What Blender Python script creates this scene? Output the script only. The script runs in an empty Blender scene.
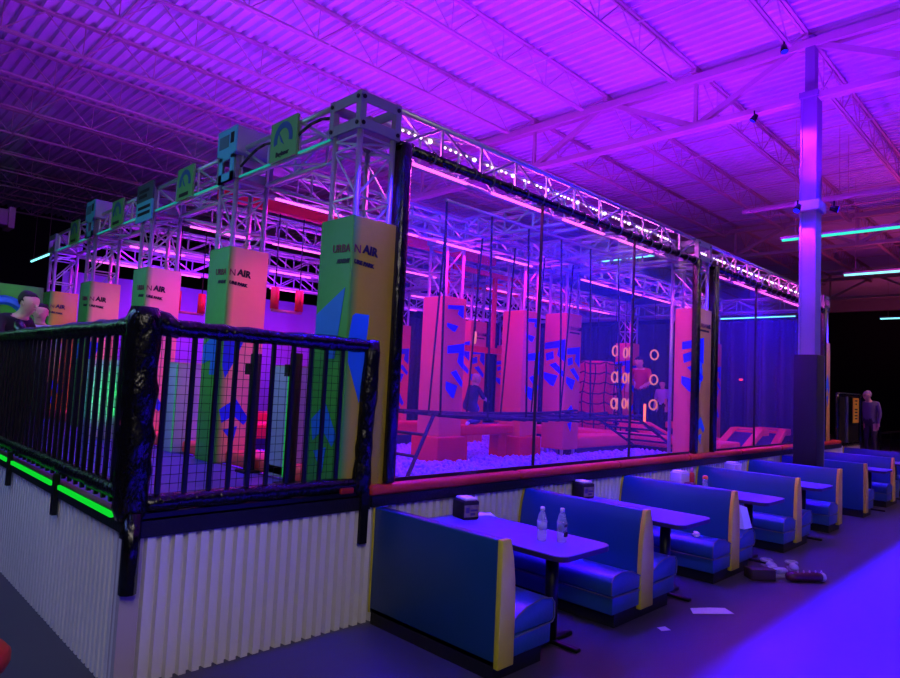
import bpy, bmesh, math, random
from mathutils import Vector, Matrix
random.seed(7)
S = bpy.context.scene
C = S.collection
PI = math.pi

# ------------------------------------------------------------------ materials
def lin(h):
    h = h.lstrip('#'); o = []
    for i in (0, 2, 4):
        c = int(h[i:i+2], 16) / 255
        o.append(c / 12.92 if c <= .04045 else ((c + .055) / 1.055) ** 2.4)
    return (*o, 1)
def M(name, col, rough=.5, metal=0., noise=None, bump=None, spec=.5, emit=None, coat=0.):
    m = bpy.data.materials.new(name); m.use_nodes = True
    nt = m.node_tree; b = nt.nodes['Principled BSDF']
    b.inputs['Base Color'].default_value = lin(col); b.inputs['Roughness'].default_value = rough
    b.inputs['Metallic'].default_value = metal; b.inputs['Specular IOR Level'].default_value = spec
    b.inputs['Coat Weight'].default_value = coat
    if emit:
        b.inputs['Emission Color'].default_value = lin(emit[0]); b.inputs['Emission Strength'].default_value = emit[1]
    tc = nt.nodes.new('ShaderNodeTexCoord')
    if noise:
        n = nt.nodes.new('ShaderNodeTexNoise'); n.inputs['Scale'].default_value = noise[0]; n.inputs['Detail'].default_value = 4
        nt.links.new(tc.outputs['Object'], n.inputs['Vector'])
        mx = nt.nodes.new('ShaderNodeMix'); mx.data_type = 'RGBA'
        c = lin(col); k = noise[1]
        mx.inputs[6].default_value = (*[x * (1 - k) for x in c[:3]], 1); mx.inputs[7].default_value = (*[min(1, x * (1 + k)) for x in c[:3]], 1)
        nt.links.new(n.outputs['Fac'], mx.inputs[0]); nt.links.new(mx.outputs[2], b.inputs['Base Color'])
    if bump:
        n2 = nt.nodes.new('ShaderNodeTexNoise'); n2.inputs['Scale'].default_value = bump[0]; n2.inputs['Detail'].default_value = 3
        if len(bump) > 2:
            mp = nt.nodes.new('ShaderNodeMapping'); mp.inputs['Scale'].default_value = bump[2]
            nt.links.new(tc.outputs['Object'], mp.inputs['Vector']); nt.links.new(mp.outputs['Vector'], n2.inputs['Vector'])
        else:
            nt.links.new(tc.outputs['Object'], n2.inputs['Vector'])
        bp = nt.nodes.new('ShaderNodeBump'); bp.inputs['Strength'].default_value = bump[1]; bp.inputs['Distance'].default_value = .02
        nt.links.new(n2.outputs['Fac'], bp.inputs['Height']); nt.links.new(bp.outputs['Normal'], b.inputs['Normal'])
    return m
def EM(name, col, s):
    m = bpy.data.materials.new(name); m.use_nodes = True; nt = m.node_tree
    nt.nodes.remove(nt.nodes['Principled BSDF'])
    e = nt.nodes.new('ShaderNodeEmission'); e.inputs[0].default_value = lin(col); e.inputs[1].default_value = s
    nt.links.new(e.outputs[0], nt.nodes['Material Output'].inputs[0]); return m
steel_white = M('painted_steel', '#c8b6ac', .5, 0, (3, .08))
deck_white = M('painted_deck', '#dcd8e2', .6, 0, (.6, .12))
alu = M('aluminium', '#b9bac0', .38, .65, (6, .06))
alu_plate = M('aluminium_plate', '#85808c', .5, .3, (9, .15))
black_vinyl = M('black_vinyl', '#0b0b10', .22, 0, None, (26, .9, (1, 1, .35)), .6)
black_matte = M('black_matte', '#08080b', .6)
black_rubber = M('black_rubber', '#0c0c0f', .5, 0, None, (60, .3))
black_metal = M('black_metal', '#0a0a0c', .4, .2)
net_black = M('black_netting', '#050506', .8)
rope_dark = M('dark_rope', '#0d0714', .8)
strap_blue = M('dark_webbing', '#0b0920', .7)
red_vinyl = M('red_vinyl', '#c43418', .5, 0, (4, .15), (7, .35))
red_pad = M('red_pad', '#e6232b', .5, 0, (3, .12), (6, .3))
pink_pad = M('coral_pad', '#f0504e', .5, 0, (3, .12), (6, .3))
navy_pad = M('navy_pad', '#1a1550', .5, 0, (3, .2))
pink_lit_pad = M('pink_lit_vinyl', '#f0685c', .5, 0, (2.2, .12), (5, .45))  # yellow-orange pads; pink of the lane light put into the colour
blue_print = M('blue_print', '#1430e6', .5, 0, (6, .1))
blue_print_out = M('blue_print_lit', '#1c6fd0', .5, 0, (6, .1))  # lit copy of the blue print for faces outside the violet light
ink_dark = M('dark_ink', '#150a18', .6)
ink_red = M('maroon_ink', '#6d1230', .6)
booth_blue = M('blue_booth_vinyl', '#0d3c68', .38, 0, (2, .1), (40, .06))
booth_seat = M('blue_seat_vinyl', '#224a7c', .36, 0, (3, .12), (30, .08))
booth_yellow = M('yellow_booth_vinyl', '#cabc30', .45, 0, (5, .1))
piping = M('pale_piping', '#565a60', .5)
laminate = M('grey_laminate', '#625aa4', .35, 0, (60, .06))
edge_band = M('dark_table_edge', '#241a2c', .5)
paper = M('white_paper', '#e6e2ea', .8, 0, (20, .04))
corr = M('corrugated_steel', '#dcd8dc', .45, .05, (1.2, .12))
trim_white = M('white_trim', '#b4a8b0', .5)
dark_wall = M('black_wall', '#0b090f', .8, 0, (1, .3))
skin_m = M('skin', '#d8a48c', .55, 0, (12, .06))
hair_dark = M('dark_hair', '#1c1410', .7, 0, None, (80, .5))
hair_grey = M('grey_hair', '#b9a9a9', .7, 0, None, (80, .4))
sign_yellow = M('yellow_sign_board', '#e8b52c', .5)
sign_green = M('green_sign_board', '#5d9a55', .55, 0, (8, .08))
sign_ink = M('blue_sign_ink', '#1c4f86', .5)
box_white = M('pale_cabinet', '#56aec6', .45, .1)
box_side = M('cabinet_grey', '#9a8fae', .45, .2)
pedestal_grey = M('pale_grey_panel', '#a9adc4', .5, 0, (3, .06))
led_pink = EM('pink_led', '#ff58e6', 3.2)
led_white = EM('white_led', '#ffd6ff', 6.)
led_green = EM('green_led', '#12ff3a', .7)
led_edge = EM('pale_green_led', '#3cff78', .3)
led_cyan = EM('cyan_led', '#7cf6ff', 2.2)
led_teal = EM('teal_tube', '#34e8c4', 1.4)
led_dim = EM('dim_cyan_led', '#2fd8d0', .45)
led_blue = EM('blue_lamp', '#1a10ff', 2.5)
led_red = EM('red_lamp', '#ff3018', 2.5)
led_wand = EM('orange_wand', '#ff5a3a', 3.5)
ring_m = M('yellow_ring_uv_glow', '#ffd65a', .4, 0, None, None, .5, ('#ffae20', .42))  # rings are no lamps; emission paints in their UV glow

def mat_graded(front='#b4a000', side='#3f9c2c', name='green_to_yellow_print'):
    """green on the side that faces the entrance, turning to yellow round the corner (a printed pattern)"""
    m = M(name, '#c9b62a', .5, 0, None, (5, .4))
    nt = m.node_tree; b = nt.nodes['Principled BSDF']
    tc = nt.nodes.new('ShaderNodeTexCoord'); sx = nt.nodes.new('ShaderNodeSeparateXYZ'); r = nt.nodes.new('ShaderNodeValToRGB')
    nt.links.new(tc.outputs['Object'], sx.inputs[0]); nt.links.new(sx.outputs[0], r.inputs[0])
    e = r.color_ramp.elements
    e[0].position = 0.0; e[0].color = lin(side); e[1].position = .07; e[1].color = lin(front)
    nt.links.new(r.outputs[0], b.inputs['Base Color']); return m
graded = mat_graded()
graded_pink_lit = mat_graded('#f2a08c', '#4aa638', 'green_to_pink_lit_print')  # front tone has the pink lane light painted over the yellow print
def mat_vinyl():
    m = bpy.data.materials.new('clear_vinyl'); m.use_nodes = True; nt = m.node_tree
    nt.nodes.remove(nt.nodes['Principled BSDF']); out = nt.nodes['Material Output']
    t = nt.nodes.new('ShaderNodeBsdfTransparent'); t.inputs[0].default_value = (.93, .91, .97, 1)
    g = nt.nodes.new('ShaderNodeBsdfGlossy'); g.inputs['Roughness'].default_value = .12; g.inputs[0].default_value = (.8, .8, .9, 1)
    d = nt.nodes.new('ShaderNodeBsdfDiffuse'); d.inputs[0].default_value = (.30, .24, .95, 1)  # bluish diffuse paints the blue light haze into the sheet
    tc = nt.nodes.new('ShaderNodeTexCoord'); n = nt.nodes.new('ShaderNodeTexNoise'); n.inputs['Scale'].default_value = 1.6; n.inputs['Detail'].default_value = 3
    mp = nt.nodes.new('ShaderNodeMapping'); mp.inputs['Scale'].default_value = (1.6, 1, .35)
    nt.links.new(tc.outputs['Object'], mp.inputs[0]); nt.links.new(mp.outputs[0], n.inputs['Vector'])
    bp = nt.nodes.new('ShaderNodeBump'); bp.inputs['Strength'].default_value = .25; bp.inputs['Distance'].default_value = .05
    nt.links.new(n.outputs[0], bp.inputs['Height']); nt.links.new(bp.outputs[0], g.inputs['Normal'])
    lw = nt.nodes.new('ShaderNodeLayerWeight'); lw.inputs[0].default_value = .5
    pw = nt.nodes.new('ShaderNodeMath'); pw.operation = 'POWER'; pw.inputs[1].default_value = 4; nt.links.new(lw.outputs['Facing'], pw.inputs[0])
    fr = nt.nodes.new('ShaderNodeMath'); fr.operation = 'MULTIPLY_ADD'; fr.inputs[1].default_value = .3; fr.inputs[2].default_value = .03; nt.links.new(pw.outputs[0], fr.inputs[0])
    m1 = nt.nodes.new('ShaderNodeMixShader'); m2 = nt.nodes.new('ShaderNodeMixShader')
    m1.inputs[0].default_value = .14
    nt.links.new(t.outputs[0], m1.inputs[1]); nt.links.new(d.outputs[0], m1.inputs[2])
    nt.links.new(fr.outputs[0], m2.inputs[0]); nt.links.new(m1.outputs[0], m2.inputs[1]); nt.links.new(g.outputs[0], m2.inputs[2])
    nt.links.new(m2.outputs[0], out.inputs[0]); return m
vinyl = mat_vinyl()
def mat_clear(name, a, col):
    m = bpy.data.materials.new(name); m.use_nodes = True; nt = m.node_tree
    nt.nodes.remove(nt.nodes['Principled BSDF']); out = nt.nodes['Material Output']
    t = nt.nodes.new('ShaderNodeBsdfTransparent'); p = nt.nodes.new('ShaderNodeBsdfPrincipled')
    p.inputs['Base Color'].default_value = lin(col); p.inputs['Roughness'].default_value = .12
    x = nt.nodes.new('ShaderNodeMixShader'); x.inputs[0].default_value = a
    nt.links.new(t.outputs[0], x.inputs[1]); nt.links.new(p.outputs[0], x.inputs[2]); nt.links.new(x.outputs[0], out.inputs[0]); return m
bottle_clear = mat_clear('clear_plastic', .3, '#d8dcf4')
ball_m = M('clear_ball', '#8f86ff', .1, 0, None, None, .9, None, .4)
def mat_floor():
    m = M('polished_concrete', '#423f4c', .40, 0, (1.1, .18), (2.5, .04), .32); return m
floor_m = mat_floor()

# ------------------------------------------------------------------ mesh builder
class MB:
    def __init__(s): s.v = []; s.f = []; s.mi = []; s.cur = 0
    def add(s, vs, fs):
        n = len(s.v); s.v += [tuple(p) for p in vs]
        for f in fs: s.f.append(tuple(i + n for i in f)); s.mi.append(s.cur)
        return s
    def box(s, x0, x1, y0, y1, z0, z1):
        return s.add([(x0,y0,z0),(x1,y0,z0),(x1,y1,z0),(x0,y1,z0),(x0,y0,z1),(x1,y0,z1),(x1,y1,z1),(x0,y1,z1)],
                     [(0,3,2,1),(4,5,6,7),(0,1,5,4),(1,2,6,5),(2,3,7,6),(3,0,4,7)])
    def bar(s, p, q, r, n=6, r2=None):
        p = Vector(p); q = Vector(q); d = q - p
        if d.length < 1e-6: return s
        d.normalize(); a = d.orthogonal().normalized(); b = d.cross(a); r2 = r if r2 is None else r2
        vs = []
        for c, rr in ((p, r), (q, r2)):
            for i in range(n):
                t = 2*PI*i/n + PI/n
                vs.append(c + a*math.cos(t)*rr + b*math.sin(t)*rr)
        fs = [(i, (i+1) % n, n+(i+1) % n, n+i) for i in range(n)]
        fs += [tuple(range(n-1, -1, -1)), tuple(range(n, 2*n))]
        return s.add(vs, fs)
    def path(s, pts, r, n=6):
        for a, b in zip(pts, pts[1:]): s.bar(a, b, r, n)
        return s
    def beam(s, p, q, w, h, up=(0,0,1)):
        p = Vector(p); q = Vector(q); d = (q-p).normalized(); u = Vector(up)
        a = d.cross(u)
        if a.length < 1e-4: a = d.cross(Vector((1,0,0)))
        a.normalize(); u = a.cross(d)
        vs = []
        for c in (p, q):
            for i, j in ((-1,-1),(1,-1),(1,1),(-1,1)): vs.append(c + a*i*w/2 + u*j*h/2)
        return s.add(vs, [(0,1,5,4),(1,2,6,5),(2,3,7,6),(3,0,4,7),(3,2,1,0),(4,5,6,7)])
    def prism(s, pts, f):
        """pts: 2D outline, f(u, v, side) -> 3D for side 0/1"""
        n = len(pts)
        vs = [f(u, v, 0) for u, v in pts] + [f(u, v, 1) for u, v in pts]
        return s.add(vs, [tuple(range(n)), tuple(range(2*n-1, n-1, -1))] + [(i, n+i, n+(i+1) % n, (i+1) % n) for i in range(n)])
    def lathe(s, prof, c=(0,0,0), n=16):
        vs = []; k = len(prof)
        for r, z in prof:
            for i in range(n): t = 2*PI*i/n; vs.append((c[0]+r*math.cos(t), c[1]+r*math.sin(t), c[2]+z))
        fs = [(j*n+i, j*n+(i+1) % n, (j+1)*n+(i+1) % n, (j+1)*n+i) for j in range(k-1) for i in range(n)]
        fs += [tuple(range(n-1, -1, -1)), tuple(range((k-1)*n, k*n))]
        return s.add(vs, fs)
    def torus(s, c, R, r, ax=1, n=18, m=6, tilt=0):
        vs = []
        for i in range(n):
            t = 2*PI*i/n
            for j in range(m):
                u = 2*PI*j/m; a = (R + r*math.cos(u)); p = [a*math.cos(t), r*math.sin(u), a*math.sin(t)]
                x, y, z = p
                if ax == 0: x, y = y, x
                if ax == 2: y, z = z, y
                x, y = x*math.cos(tilt)-y*math.sin(tilt), x*math.sin(tilt)+y*math.cos(tilt)
                vs.append((c[0]+x, c[1]+y, c[2]+z))
        return s.add(vs, [(i*m+j, ((i+1) % n)*m+j, ((i+1) % n)*m+(j+1) % m, i*m+(j+1) % m) for i in range(n) for j in range(m)])
    def ell(s, c, rx, ry, rz, n=12, k=8):
        prof = [(max(.02, math.sin(PI*j/k)), -math.cos(PI*j/k)) for j in range(k+1)]
        vs = []
        for r, z in prof:
            for i in range(n): t = 2*PI*i/n; vs.append((c[0]+r*math.cos(t)*rx, c[1]+r*math.sin(t)*ry, c[2]+z*rz))
        return s.add(vs, [(j*n+i, j*n+(i+1) % n, (j+1)*n+(i+1) % n, (j+1)*n+i) for j in range(k) for i in range(n)])
    def mesh(s, name, mats, smooth=False):
        me = bpy.data.meshes.new(name); me.from_pydata(s.v, [], s.f); 
        for m in (mats if isinstance(mats, (list, tuple)) else [mats]): me.materials.append(m)
        if isinstance(mats, (list, tuple)): me.polygons.foreach_set('material_index', s.mi)
        bm = bmesh.new(); bm.from_mesh(me); bmesh.ops.recalc_face_normals(bm, faces=bm.faces); bm.to_mesh(me); bm.free()
        if smooth: me.polygons.foreach_set('use_smooth', [True]*len(me.polygons))
        me.update(); return me
    def build(s, name, mats, parent=None, smooth=False, bevel=0, seg=2, loc=None):
        o = bpy.data.objects.new(name, s.mesh(name, mats, smooth)); C.objects.link(o)
        if parent is not None: o.parent = parent
        if loc: o.location = loc
        if bevel:
            b = o.modifiers.new('bevel', 'BEVEL'); b.width = bevel; b.segments = seg; b.limit_method = 'ANGLE'; b.angle_limit = .6
            o.data.polygons.foreach_set('use_smooth', [True]*len(o.data.polygons))
        return o
def tag(o, label=None, cat=None, group=None, kind=None):
    if label: o['label'] = label
    if cat: o['category'] = cat
    if group: o['group'] = group
    if kind: o['kind'] = kind
    return o
def thing(name, label, cat, loc=(0,0,0), group=None, rz=0):
    o = bpy.data.objects.new(name, None); C.objects.link(o); o.location = loc; o.rotation_euler = (0,0,rz); o.empty_display_size = .1
    return tag(o, label, cat, group)
def copy_tree(o, parent=None):
    c = o.copy(); C.objects.link(c); c.parent = parent
    for ch in list(o.children): copy_tree(ch, c)
    return c
def struct(o): o['kind'] = 'structure'; return o
ORD = ['first','second','third','fourth','fifth','sixth','seventh','eighth','ninth','tenth','eleventh','twelfth','thirteenth','fourteenth','fifteenth','sixteenth','seventeenth']

# text -> mesh part
_tx = {}
def text_mesh(body, size, mat, bold=0, shear=0):
    k = (body, size, mat.name, bold)
    if k in _tx: return _tx[k]
    cu = bpy.data.curves.new('lettering', 'FONT'); cu.body = body; cu.size = size; cu.extrude = .002; cu.offset = bold; cu.shear = shear; cu.resolution_u = 2
    o = bpy.data.objects.new('lettering', cu); C.objects.link(o)
    dg = bpy.context.evaluated_depsgraph_get(); dg.update()
    me = bpy.data.meshes.new_from_object(o.evaluated_get(dg)); me.materials.clear(); me.materials.append(mat)
    xs = [v.co.x for v in me.vertices]; w = max(xs) if xs else 0
    bpy.data.objects.remove(o); _tx[k] = (me, w); return _tx[k]
R_FRONT = Matrix(((1,0,0),(0,0,-1),(0,1,0)))          # text on a face that looks to -Y
R_LEFT = Matrix(((0,0,-1),(-1,0,0),(0,1,0)))          # text on a face that looks to -X
def put_text(body, size, mat, parent, loc, face='front', name='lettering', bold=0, align=0, shear=0, tilt=0):
    me, w = text_mesh(body, size, mat, bold, shear)
    o = bpy.data.objects.new(name, me); C.objects.link(o); o.parent = parent
    R = R_FRONT if face == 'front' else R_LEFT
    o.matrix_local = Matrix.Translation(loc) @ R.to_4x4() @ Matrix.Rotation(tilt, 4, 'Z') @ Matrix.Translation((-w*align, 0, 0)); return o

# ------------------------------------------------------------------ camera
cam = bpy.data.objects.new('camera', bpy.data.cameras.new('camera')); C.objects.link(cam)
f, yaw, pit, rol = 645.4, .78626, .06996, .04805
fw = Vector((math.cos(pit)*math.cos(yaw), math.cos(pit)*math.sin(yaw), math.sin(pit)))
rt = Vector((math.sin(yaw), -math.cos(yaw), 0)); up = rt.cross(fw)
r2 = math.cos(rol)*rt + math.sin(rol)*up; u2 = -math.sin(rol)*rt + math.cos(rol)*up
cam.matrix_world = Matrix(((r2.x,u2.x,-fw.x,0),(r2.y,u2.y,-fw.y,0),(r2.z,u2.z,-fw.z,1.9),(0,0,0,1)))
cam.data.sensor_width = 36; cam.data.lens = 36*f/900; cam.data.clip_end = 200
S.camera = cam

# ------------------------------------------------------------------ shell
struct(MB().box(-5, 46, -6, 32, -.1, 0).build('floor', floor_m))
# corrugated roof deck: ribs along Y
prof = []; x = -5.0
while x < 46:
    prof += [(x, 8.2), (x+.085, 8.2), (x+.105, 8.285), (x+.2, 8.285), (x+.22, 8.2)]; x += .22
mb = MB(); n = len(prof)
mb.add([(px, -6, pz) for px, pz in prof] + [(px, 32, pz) for px, pz in prof], [(i, i+1, n+i+1, n+i) for i in range(n-1)])
mb.box(-5, 46, -6, 32, 8.4, 8.45)
struct(mb.build('ceiling', deck_white))
struct(MB().box(-5, 46, 31, 31.2, 0, 8.3).build('wall_back', dark_wall))
struct(MB().box(44, 44.2, -6, 31, 0, 8.3).build('wall_right', dark_wall))
struct(MB().box(43.7, 44, -6, 31, 7.35, 8.05).box(43.62, 44, -6, 31, 7.9, 8.1).build('trim_1', steel_white))

def corrugated(p0, p1, z0, z1, depth, pitch, nx, ny):
    """ribbed sheet from p0 to p1 standing upright; ribs protrude along (nx, ny)"""
    p0 = Vector(p0); p1 = Vector(p1); L = (p1-p0).length; d = (p1-p0)/L; o = Vector((nx, ny))
    pts = []; t = 0
    while t < L:
        for a, h in ((0, 1), (.56, 1), (.60, 0), (.95, 0)):
            tt = min(L, t + a*pitch); pts.append(p0 + d*tt + o*h*depth)
        t += pitch
    pts.append(p1 + o*depth)
    m = MB(); n = len(pts)
    m.add([(p.x, p.y, z0) for p in pts] + [(p.x, p.y, z1) for p in pts], [(i, i+1, n+i+1, n+i) for i in range(n-1)])
    return m
# raised arena base: ribbed metal skirts
m = corrugated((1.49, 4.14), (16.9, 4.14), 0, .93, .045, .084, 0, -1); m.box(1.49, 16.9, 4.142, 4.16, 0, .93)
struct(m.build('wall_front', corr))
m = corrugated((1.47, 14.5), (1.47, 4.14), 0, .93, .036, .084, -1, 0); m.box(1.472, 1.49, 4.16, 14.5, 0, .93)
struct(m.build('wall_left', corr))
struct(MB().box(1.435, 1.545, 4.085, 4.135, 0, .9).box(1.435, 1.465, 4.135, 4.2, 0, .9).build('trim_2', trim_white))
struct(MB().box(1.43, 3.27, 4.08, 4.16, .885, .985).box(3.27, 16.7, 4.06, 4.16, .9, .985).box(1.41, 1.49, 4.08, 14.5, .93, 1.0).build('trim_3', black_rubber))
landing = M('blue_landing_mat', '#4a48a0', .5, 0, (2, .15), (8, .1))
struct(MB().box(1.49, 3.0, 4.16, 14.5, .93, 1.0).build('floor_landing', landing))
struct(MB().box(3.0, 16.6, 4.2, 14.4, .60, .66).box(3.0, 3.06, 4.5, 14.4, .6, 1.0).build('floor_pit', navy_pad))
# dark drapes closing the arena at the back and on the far right
def drape(name, p0, p1, z0, z1, mat, label, amp=.07, wl=.42):
    p0 = Vector(p0); p1 = Vector(p1); L = (p1-p0).length; d = (p1-p0)/L; nrm = Vector((-d.y, d.x)); k = int(L/.06)
    mm = MB(); ph = random.random()*6
    pts = [p0 + d*(L*i/k) + nrm*(amp*math.sin(L*i/k*2*PI/wl+ph) + .5*amp*math.sin(L*i/k*2*PI/wl*.37+ph*2)) for i in range(k+1)]
    n = k+1
    for zz in (z0, z1): mm.v += [(p.x, p.y, zz) for p in pts]
    mm.v += [(p.x+nrm.x*.02, p.y+nrm.y*.02, z1) for p in pts] + [(p.x+nrm.x*.02, p.y+nrm.y*.02, z0) for p in pts]
    for a in range(3): mm.f += [(a*n+i, a*n+i+1, (a+1)*n+i+1, (a+1)*n+i) for i in range(k)]; mm.mi += [0]*k
    mm.f += [(3*n+i, 3*n+i+1, i+1, i) for i in range(k)]; mm.mi += [0]*k
    return tag(mm.build(name, mat, None, True), label, 'curtain')
purple_cloth = M('violet_drape', '#8c86a8', .8, 0, (1.5, .1))
brown_cloth = M('brown_drape', '#43323c', .6, 0, (1.5, .15))
dark_cloth = M('dark_drape', '#1c1824', .7, 0, (1.5, .15))
drape('drape_curtain', (3.45, 14.2), (12.2, 14.2), .66, 3.75, purple_cloth, 'violet-lit cloth curtain closing the back of the obstacle lanes', .04, .9)
drape('drape_curtain', (16.35, 7.0), (16.35, 14.1), .66, 3.8, dark_cloth, 'dark folded curtain behind the hanging rings', .06, .45)
drape('drape_curtain', (16.35, 4.6), (16.35, 6.9), .66, 3.8, brown_cloth, 'brownish curtain with deep vertical folds behind the slanted steps', .11, .38)
drape('drape_curtain', (12.3, 14.15), (16.2, 14.15), .66, 3.8, dark_cloth, 'narrow dark curtain in the far back corner of the arena', .05, .5)

# ------------------------------------------------------------------ roof steel
def make_joist(L):
    t = thing('roof_joist', '', 'joist')
    MB().box(0, L, -.055, -.008, .09, .13).box(0, L, .008, .055, .09, .13).box(0, .14, -.05, .05, 0, .09).box(L-.14, L, -.05, .05, 0, .09).build('top_chord', steel_white, t)
    MB().box(.95, L-.95, -.05, -.008, -.50, -.46).box(.95, L-.95, .008, .05, -.50, -.46).build('bottom_chord', steel_white, t)
    w = MB(); p = 1.22; k = int((L-1.9)/p); p = (L-1.9)/k
    w.bar((.08,0,.1), (.95,0,-.48), .016, 5); w.bar((L-.08,0,.1), (L-.95,0,-.48), .016, 5)
    for i in range(k):
        a = .95+i*p
        w.bar((a,0,-.48), (a+p/2,0,.1), .013, 5); w.bar((a+p/2,0,.1), (a+p,0,-.48), .013, 5)
        w.bar((a,0,-.48), (a+.02,0,.1), .010, 4)
    w.build('web', steel_white, t)
    return t
BAY = [-.3, 11.7, 23.7, 35.7]
where = ['left of the column', 'beyond the column', 'near the far wall']
j0 = make_joist(12.0)
first = True
for b in range(3):
    lo, hi = ((-2, 13), (-1, 11), (1, 11))[b]
    for k in range(lo, hi+1):
        o = j0 if first else copy_tree(j0); first = False
        o.location = (BAY[b], 3.4+1.94*k, 8.06)
        if k == 0: pos = 'level with it' if b == 0 else 'in line with it' if b == 1 else 'in line with the column'
        elif k < 0: pos = ORD[-k-1] + ' row nearer than it' if b < 2 else ' row nearer than the column line'
        else: pos = ORD[k-1] + ' row behind it' if b < 2 else ' row behind the column line'
        tag(o, 'steel roof joist %s, %s' % (where[b], pos), 'joist', 'roof joists')
def girder(x, y0, y1, label, ycol):
    t = thing('roof_girder', label, 'girder', (x, 0, 0))
    MB().box(-.11, -.01, y0, y1, 7.9, 8.04).box(.01, .11, y0, y1, 7.9, 8.04).build('top_chord', steel_white, t)
    ya = [ycol + 13.5*i for i in (-1, 0, 1, 2)]
    MB().box(-.10, -.01, y0, y1, 6.98, 7.08).box(.01, .10, y0, y1, 6.98, 7.08).build('bottom_chord', steel_white, t)
    w = MB(); y = ycol
    ys = []
    while y < y1: ys.append(y); y += 3.88
    y = ycol-3.88
    while y > y0: ys.append(y); y -= 3.88
    for y in ys:
        if y+3.88 <= y1+.1:
            w.beam((0, y+.15, 7.95), (0, y+1.94, 7.05), .1, .1, (1,0,0)); w.beam((0, y+3.73, 7.95), (0, y+1.94, 7.05), .1, .1, (1,0,0))
            w.beam((0, y+1.94, 7.05), (0, y+1.94, 7.95), .07, .07, (1,0,0))
    w.build('web', steel_white, t); return t
girder(11.7, -5, 30, 'deep steel roof girder carried by the grey column beside the booths', 3.4)
girder(23.7, -5, 30, 'deep steel roof girder in the far part of the hall beyond the teal tubes', 3.4)
girder(35.7, -5, 30, 'farthest steel roof girder close to the dark end wall', 3.4)
girder(-.3, -5, 30, 'deep steel roof girder at the near left end of the joists', 3.4)
# bridging rods tying the joists together
for i, x in enumerate((3.2, 5.9, 8.6, 14.6, 17.7, 20.8, 27, 31)):
    zz = 7.57
    tag(MB().bar((x, -4, zz-.015+.015), (x, 29, zz), .016, 5).build('bridging_rod', steel_white),
        'thin bridging rod across the joist bottoms, %s of the rods counted from the left' % ORD[i], 'rod', 'bridging rods')
    tag(MB().bar((x+.4, -4, 8.12), (x+.4, 29, 8.12), .013, 5).build('bridging_rod', steel_white),
        'thin upper bridging rod just under the deck, %s of the upper rods from the left' % ORD[i], 'rod', 'bridging rods')
# heater pipe behind the column
t = thing('ceiling_pipe', 'pale U-shaped pipe hung below the joists behind the grey column', 'pipe', (16.15, 0, 0))
MB().path([(0, -4, 6.5), (0, 5.9, 6.5)], .05, 8).build('lower_run', steel_white, t, True)
MB().path([(.75, -4, 6.75), (.75, 5.9, 6.75)], .05, 8).build('upper_run', steel_white, t, True)
MB().path([(0, 5.9, 6.5), (.1, 6.12, 6.53), (.37, 6.22, 6.62), (.65, 6.12, 6.72), (.75, 5.9, 6.75)], .05, 8).build('bend', steel_white, t, True)
h = MB()
for y in (-2, 1, 4): h.bar((0,y,6.5), (0,y,8.18), .008, 4); h.bar((.75,y,6.75), (.75,y,8.18), .008, 4)
h.build('hanger', steel_white, t)
# duct far left
t = thing('air_duct', 'pale air duct high on the dark back wall at the far left', 'duct', (1.0, 21.5, 0))
MB().box(0, 2.75, 0, .6, 5.75, 6.2).build('duct_body', steel_white, t, bevel=.02)
MB().box(2.75, 2.9, -.05, .65, 5.68, 6.27).build('end_flange', steel_white, t)
hh = MB()
for x in (.4, 2.4): hh.bar((x, .3, 6.2), (x, .3, 8.2), .012, 4)
hh.build('hanger', steel_white, t)
# column
t = thing('steel_column', 'grey steel column standing among the booths with a black padded base', 'column', (11.55, 3.2, 0))
MB().box(0, .3, 0, .03, 2.6, 7.0).box(0, .3, .22, .25, 2.6, 7.0).box(.02, .28, .03, .22, 2.6, 7.0).box(-.02, .32, -.02, .27, 7.0, 7.1).box(.05, .25, .05, .2, 7.0, 8.1).box(0, .3, 0, .25, 0, .02).build('shaft', M('grey_column_paint', '#837a9c', .45), t)
MB().box(-.05, .35, -.05, .3, 0, 2.66).build('base_pad', M('dark_column_wrap', '#04030e', .7, 0, (6, .2)), t, bevel=.01)
MB().box(.35, .37, -.05, .02, 0, 2.66).build('corner_guard', M('dusty_guard', '#7a6a84', .6), t)
MB().box(-.06, .36, -.06, .31, 5.05, 5.22).build('collar', steel_white, t, bevel=.01)
def flood(name, label, loc, d, parent=None):
    t = thing(name, label, 'lamp', loc, 'clamp lamps on the roof steel')
    d = Vector(d).normalized(); p = Vector((0,0,0))
    MB().bar((0,0,0), (0,0,-.12), .015, 6).build('clamp', black_metal, t)
    MB().bar(Vector((0,0,-.13))-d*.06, Vector((0,0,-.13))+d*.06, .04, 10, .06).build('housing', black_metal, t, True)
    MB().bar(Vector((0,0,-.13))+d*.061, Vector((0,0,-.13))+d*.068, .05, 10).build('lens', led_blue, t)
    return t
flood('clamp_floodlight', 'small clamp lamp on the collar right of the column shaft, glowing blue', (11.72, 2.98, 5.2), (.3, -1, -.3))
flood('clamp_floodlight', 'small clamp lamp on the collar left of the column shaft', (11.36, 3.42, 5.2), (-.6, .2, -1))
flood('clamp_floodlight', 'small clamp lamp on the girder chord left of the column', (11.55, 4.2, 7.0), (-.2, .6, -1))
flood('clamp_floodlight', 'small clamp lamp on the joist end just above the column top', (10.55, 3.4, 7.58), (-.2, -.2, -1))
flood('clamp_floodlight', 'small clamp lamp near the top edge right of centre, on the column joist', (8.4, 3.4, 7.58), (-.2, -.2, -1))
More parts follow.
